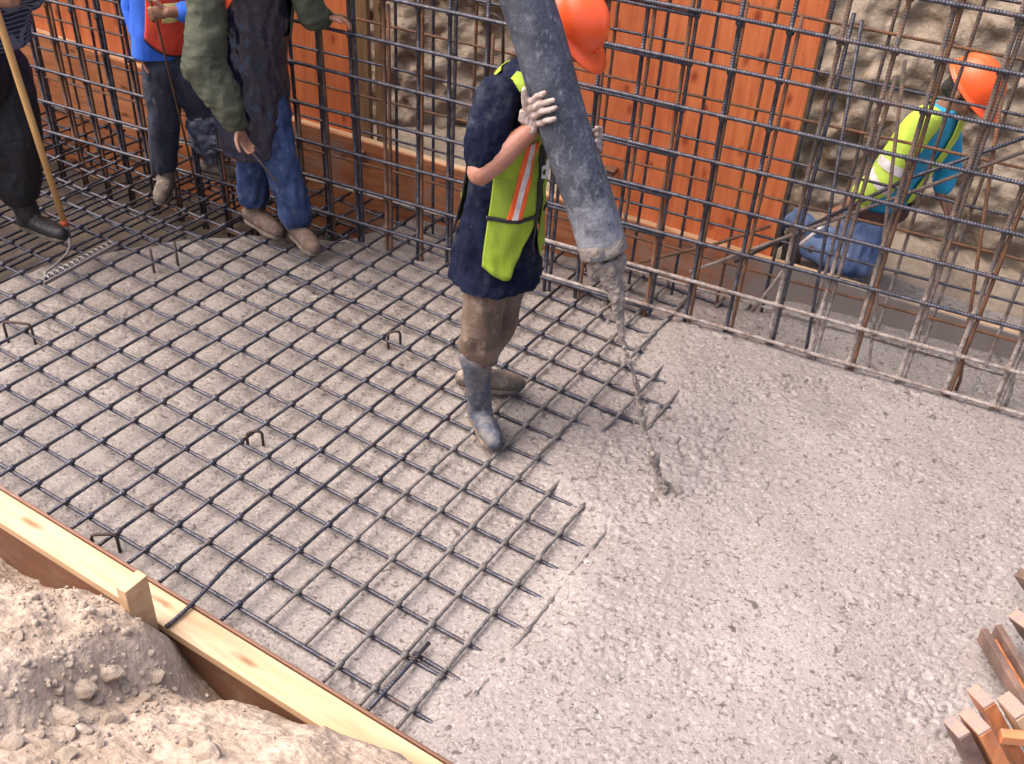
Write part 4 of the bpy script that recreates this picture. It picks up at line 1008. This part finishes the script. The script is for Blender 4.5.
# ---- worker in black trousers at the left edge
FD = onz(35, 236)
def WD(u, v, o=0.0): return onp(u, v, FD, o)
fD = nrm(ER * .85 - HV * .5)
JD = dict(fwd=fD, pelvis=WD(-12, 70, .05), chest=WD(-5, -25, .05), neck=WD(2, -75, .05), head=WD(12, -112, .03), hf=nrm(fD - UP * .4), hu=UP,
          shR=WD(-30, -50, -.08), elR=WD(-42, 10, -.15), wrR=WD(-8, 0, -.20), shL=WD(25, -50, .2), elL=WD(28, -5, .1), wrL=WD(2, -12, -.12),
          hipR=WD(-22, 75, -.05), knR=WD(-50, 135, -.10), anR=onz(-70, 235, 0) + UP * .095, hipL=WD(0, 72, .12), knL=WD(13, 135, .06), anL=onz(33, 231, 0) + UP * .095,
          toeR=nrm(V3(.95, -.1, 0)), toeL=nrm(V3(.92, .1, 0)))
JD['hR'] = lambda mb: add_hand(mb, JD['wrR'], nrm(ER + UP * .1), nrm(HV), UP, .9)
JD['hL'] = lambda mb: add_hand(mb, JD['wrL'], nrm(-ER - HV * .3), nrm(-HV), UP, .9)
wD = body('worker in plaid shirt and black waterproof trousers raking at the left edge', JD, SKIN2, .007)
head_extras(JD['head'], JD['hf'], JD['hu'], wD)
tD = Torso([(WD(-8, 42, .05), .19, .165), (WD(-7, 10, .05), .185, .15), (WD(-4, -30, .05), .2, .14), (WD(0, -62, .05), .16, .11), (WD(2, -78, .05), .075, .07)], fD, .010, 63)
mb = MB(); tD.solid(mb)
for a_, b_, w_ in (('shR', 'elR', 'wrR'), ('shL', 'elL', 'wrL')): mb.limb([JD[a_], JD[b_], lerp(JD[b_], JD[w_], .85)], [.08, .072, .05], 16)
organic('shirt', mb, PLAID, wD, .009, 3, folds(.007, 67))
legs('trousers', wD, JD, BLKT, (.150, .140, .118), {'R': JD['anR'] + UP * .15, 'L': JD['anL'] + UP * .17 - ER * .02}, .012, 71)
boot(wD, JD['anR'], JD['toeR'], JD['anR'] + UP * .26, BOOTBLK, BOOTMUD, (.058, .070))
boot(wD, JD['anL'], JD['toeL'], JD['anL'] + UP * .27 - ER * .05, BOOTBLK, BOOTMUD, (.066, .088), .31)

# ---- worker kneeling behind the wall curtain
def WE(u, v, n=.8): return onw(u, v, n)
fE = nrm(ES * .95 - EN * .30)
JE = dict(fwd=fE, pelvis=WE(872, 214, .80), chest=WE(926, 138, .76), neck=WE(951, 105, .74), head=WE(967, 91, .72), hf=nrm(fE * .85 - UP * .62), hu=nrm(UP * .75 + fE * .6),
          shR=WE(926, 120, .60), elR=WE(886, 178, .56), wrR=WE(846, 206, .58), shL=WE(944, 118, .93), elL=WE(948, 168, .98), wrL=WE(940, 196, .92),
          hipR=WE(868, 224, .70), knR=WE(858, 262, .64), anR=WE(800, 244, .66), hipL=WE(872, 218, .90), knL=WE(836, 252, .90), anL=WE(788, 214, .90),
          toeR=nrm(-ES * .3 - UP), toeL=nrm(-ES * .3 - UP))
JE['hR'] = lambda mb: add_hand(mb, JE['wrR'], nrm(-ES * .7 - UP * .6), nrm(ES * .2 - EN), nrm(-EN), .7)
JE['hL'] = lambda mb: add_hand(mb, JE['wrL'], nrm(ES * .7 - UP * .6), nrm(-EN - UP), nrm(-EN), .7)
wE = body('worker in orange hard hat and lime vest kneeling behind the rebar curtain', JE, SKIN2, .006)
head_extras(JE['head'], JE['hf'], JE['hu'], wE)
tE = Torso([(WE(879, 210, .80), .160, .118), (WE(890, 187, .79), .158, .115), (WE(912, 155, .77), .165, .118), (WE(929, 129, .76), .175, .115), (WE(942, 113, .75), .14, .09), (WE(950, 105, .74), .075, .07)], fE, .007, 83)
mb = MB(); tE.solid(mb); mb.limb([JE['shL'], JE['elL'], lerp(JE['elL'], JE['wrL'], .6)], [.078, .07, .055], 16)
organic('shirt', mb, TEAL, wE, .009, 3, folds(.005, 87))
vo = MB(); tE.patch_h(vo, 95, 250, lambda x: .3, lambda x: 4.7, .016, .006, 40); vo = build('vest', vo, LIMEB, wE, True)
mb = MB(); tE.patch_h(mb, 78, 130, lambda x: 3.15, lambda x: 4.8, .018, .006); build('vest_panel', mb, LIMEB, vo, True)
mb = MB(); tE.patch_h(mb, -14, 14, lambda x: .8, lambda x: 4.6, .018, .006); build('vest_panel', mb, LIMEB, vo, True)
mb = MB(); mb.limb([JE['shR'], lerp(JE['shR'], JE['elR'], .5), JE['elR'], lerp(JE['elR'], JE['wrR'], .55)], [.074, .070, .074, .060], 18)
sl = organic('sleeve', mb, LIMEB, wE, .009, 3, folds(.008, 89))
for t0, t1 in ((.70, .84), (1.0, 1.14)):
    P = [lerp(JE['shR'], JE['elR'], t) if t <= 1 else lerp(JE['elR'], JE['wrR'], t - 1) for t in np.linspace(t0, t1, 4)]
    mb = MB(); mb.tube(P, .081 if t0 < 1 else .078, 20, cap=False); build('reflective_band', mb, SILVER, sl, True)
mb = MB(); tE.patch_h(mb, -180, 179, lambda x: -.1, lambda x: .55, .022, .01, 60, 6); build('waist_belt', mb, mk('dark_red_brown_cloth', (.05, .022, .02), (.09, .04, .035), 9, rough=.9), wE, True)
legs('trousers', wE, JE, DENIML, (.098, .084, .066), {'R': lerp(JE['knR'], JE['anR'], .85), 'L': lerp(JE['knL'], JE['anL'], .85)}, .022, 91)
for sd_ in 'RL':
    boot(wE, JE['an' + sd_], nrm(V3(*(-UP + ES * .1))), lerp(JE['an' + sd_], JE['kn' + sd_], .25), BOOTTAN, BOOTMUD, (.054, .058), .27, up=nrm(ES * .97 + UP * .1))
# silver lath beside him
single_bar('metal_lath', [onw(797, 247, .5), onw(828, 222, .52)], .010, SILVER, 'short bare metal lath leaning by the kneeling worker', 'lath')

# ------------------------------------------------------------------ hand tools
rk = thing('garden_rake', 'bow rake with pale wooden handle resting on the wet concrete', 'rake', onz(70, 250, 0))
WOODH = plywood('rake_handle_wood', (.66, .40, .15), (.55, .30, .10), (.3, .15, .05), (6, 6, .8), .5, False)
ferr = WD(64, 222, -.02); toph = WD(0, 22, -.18); d_ = nrm(toph - ferr)
mb = MB(); mb.tube([ferr, lerp(ferr, toph, .5), toph, toph + d_ * .45], [.0165, .0175, .0175, .016], 14); build('handle', mb, WOODH, rk, True)
mb = MB(); mb.tube([ferr - d_ * .02, ferr + d_ * .012], [.019, .0185], 14); build('ferrule', mb, mk('red_ferrule', (.5, .08, .03), rough=.5), rk, True)
GREYM = mk('muddy_grey_metal', (.22, .20, .19), (.15, .135, .13), 20, rough=.6, metal=.3, splat=(.34, .30, .28), sp_scale=20, sp_th=.55)
mb = MB(); e_ = onz(70, 247, .03); mb.tube([ferr, ferr - d_ * .06, ferr - d_ * .10, e_, onz(66, 255, .02), onz(55, 265, .018), onz(46, 272, .016), onz(44, 280, .012)], [.018, .016, .011, .007, .006, .006, .006, .006], 10); build('neck', mb, GREYM, rk, True)
ra, rb = onz(44, 284, .012), onz(117, 244, .012); rd = nrm(rb - ra); rn = np.cross(UP, rd)
mb = MB(); mb.box((ra + rb) / 2, rd * np.linalg.norm(rb - ra) / 2, rn * .005, UP * .010); hd_ = build('head_bar', mb, GREYM, rk, False, .002)
for k in range(15):
    p = lerp(ra, rb, (k + .5) / 15); mb = MB(); mb.tube([p, p + UP * .014 + rn * .03, p + rn * .055 + UP * .004, p + rn * .062 - UP * .03], [.0055, .0055, .005, .003], 8); build('tine', mb, GREYM, rk, True)
hb = JB['wrL'] - ER * .07
single_bar('steel_rod', [hb + UP * .10 - ER * .03, hb, onz(199, 197, 0) + UP * .01], .0062, RUST, 'long thin rusty rod held upright by the worker in blue shirt', 'rod')
hc_ = JC['wrR'] + V3(.03, .0, -.08)
single_bar('steel_rod', [hc_ - ER * .03 + UP * .05, hc_, WC(277, 182, -.18)], .0060, GREYM, 'short grey rod in the lowered hand of the worker in olive jacket', 'rod')

# ------------------------------------------------------------------ rocks on the slope
ROCK = mk('pale_grey_rock', (.36, .295, .24), (.27, .215, .17), 9, rough=.95, bump=.6, bscale=60, splat=(.44, .38, .32), sp_scale=24, sp_th=.58, spec=.2)
def on_bank(u, v):
    d = ray(u, v); lo, hi = 0.5, 8.0
    for t in np.arange(.8, 6, .01):
        q = CPOS + d * t
        if q[2] < bank_h(np.array([q[0]]), np.array([q[1]]))[0]: return q
    return CPOS + d * 3
def rock_mesh(c, sx, sy, sz, rot, seed, nu=18, nv=12):
    mb = MB(); ca, sa = math.cos(rot), math.sin(rot)
    mb.ell((0, 0, 0), (1, 0, 0), (0, 1, 0), (0, 0, 1), nu, nv)
    V = np.array(mb.v); r = 1 + .55 * fbm(V + seed * 3.1, 1.1, 3, seed)
    # chip flat facets
    rr = np.random.default_rng(seed)
    V = V * r[:, None]
    for k in range(7):
        n = rr.normal(size=3); n /= np.linalg.norm(n); dd = V @ n; lim = rr.uniform(.55, .85); ex = np.clip(dd - lim, 0, None); V = V - ex[:, None] * n * .9
    V = V * np.array([sx, sy, sz]); V = np.stack([V[:, 0] * ca - V[:, 1] * sa, V[:, 0] * sa + V[:, 1] * ca, V[:, 2]], 1) + np.asarray(c)
    mb.v = [tuple(q) for q in V]; return mb
big = [((109, 676), .060, .036, .034, .5, 'largest grey rock standing up among the rubble on the slope'),
       ((61, 715), .068, .030, .022, .1, 'long flat pale rock low on the soil slope'),
       ((80, 692), .052, .034, .026, .6, 'broad pale rock next to the largest rock on the slope'),
       ((210, 757), .050, .042, .026, .2, 'rounded pale rock at the bottom edge nearest the plank'),
       ((66, 756), .028, .026, .020, .9, 'small white rock at the bottom edge below the flat rock')]
for k, ((u, v), sx, sy, sz, rot, lab) in enumerate(big):
    q = on_bank(u, v); tag(build('rock', rock_mesh(q + UP * sz * .25, sx, sy, sz, rot, 20 + k), ROCK, None, False), lab, 'rock')
small = [(85, 732, .026), (112, 722, .028), (157, 678, .030), (145, 700, .024), (98, 700, .020), (90, 612, .019), (84, 606, .015), (97, 608, .014), (33, 600, .018), (26, 592, .016), (125, 634, .024), (72, 735, .022), (125, 690, .018), (132, 712, .018), (20, 640, .020), (12, 745, .030), (100, 745, .016), (60, 690, .018), (150, 655, .016), (185, 745, .018), (40, 735, .014), (84, 617, .012), (103, 615, .012), (110, 612, .013)]
for k, (u, v, r) in enumerate(small):
    q = on_bank(u, v)
    tag(build('rock', rock_mesh(q + UP * r * .25, r * 1.25, r * .95, r * .8, k * 1.3, 60 + k, 12, 8), ROCK, None, False), 'one of the small pale loose stones scattered on the soil slope', 'rock', 'small loose stones on the soil slope')
mb = MB()
for k in range(600):
    if k < 400:
        cu, cv, su, sv_ = R_.choice([(95, 705, 45, 35), (90, 610, 22, 16), (30, 600, 18, 14), (150, 690, 25, 20), (60, 660, 30, 20), (120, 735, 30, 15)])
        u, v = R_.gauss(cu, su), R_.gauss(cv, sv_)
    else: u, v = R_.uniform(-10, 330), R_.uniform(575, 764)
    d = ray(u, v); t = (0.25 - CPOS[2]) / d[2]
    for _ in range(5):
        q = CPOS + d * t; hh = bank_h(np.array([q[0]]), np.array([q[1]]))[0]; t = t + .8 * (hh - q[2]) / d[2]
    q = CPOS + d * t
    if q[1] > -1.62 or q[1] < -3.1: continue
    r = abs(R_.gauss(0, .0045)) + .003
    m2 = rock_mesh(q, r * 1.2, r, r * .8, k, 200 + k % 40, 7, 5); mb.add(m2.v, m2.f)
tag(build('gravel', mb, ROCK, None, False), 'fine gravel and crumbs on the soil slope', None, None, 'stuff')

# ------------------------------------------------------------------ timber at the near right corner
def stick(name, u0, v0, z0, u1, v1, z1, w, th, m, label, cap=None, wdir=None):
    a = onz(u0, v0, z0); b = onz(u1, v1, z1); ax = nrm(b - a)
    x = nrm(np.cross(ax, UP)) if wdir is None else nrm(wdir - ax * (np.asarray(wdir) @ ax)); y = np.cross(ax, x)
    t = thing(name, label, 'timber', a)
    mb = MB(); mb.box((a + b) / 2, (b - a) / 2, x * w, y * th); build('board', mb, m, t, False, .003)
    if cap is not None:
        mb = MB(); mb.box(a - ax * .004, ax * .0045, x * w * .97, y * th * .97); build('cement_cap', mb, cap, t, False, .002)
    return t
wd = nrm(V3(.75, .65, 0))
stick('form_stake', 957, 728, .28, 1010, 835, -.1, .020, .045, DARKLUM, 'dark timber stake end nearest the bottom of the right corner stack', ENDGRAIN, wd)
stick('form_stake', 975, 722, .30, 1032, 830, -.1, .022, .055, REDLUM, 'orange brown timber stake second from the left in the corner stack', ENDGRAIN, wd)
stick('form_stake', 981, 697, .28, 1036, 795, -.1, .020, .048, REDLUM, 'orange brown timber stake set furthest back in the corner stack', ENDGRAIN, wd)
stick('form_stake', 1013, 706, .32, 1065, 800, -.05, .024, .05, LUMBER, 'pale timber stake at the right edge of the corner stack', ENDGRAIN, wd)
stick('form_cleat', 1000, 736, .295, 1030, 739, .295, .016, .018, REDLUM, 'short brown cleat lying across the corner stack of stakes')
stick('form_rail', 982, 634, .10, 1050, 752, .12, .012, .030, DARKLUM, 'dark rail on the left of the sloping orange board at right', None, wd)
stick('form_rail', 996, 630, .10, 1062, 740, .12, .012, .030, DARKLUM, 'dark rail on the right of the sloping orange board at right', None, wd)
stick('form_plank', 992, 640, .085, 1056, 748, .105, .032, .008, REDLUM, 'orange plank caught between two dark rails at the right edge', None, wd)
stick('form_stake', 1022, 620, .20, 1075, 700, -.1, .022, .05, DARKLUM, 'dark timber end with cement cap just above the two rails', ENDGRAIN, wd)
stick('form_stake', 1026, 575, .16, 1075, 650, -.1, .022, .05, DARKLUM, 'dark timber end highest up at the right edge', None, wd)
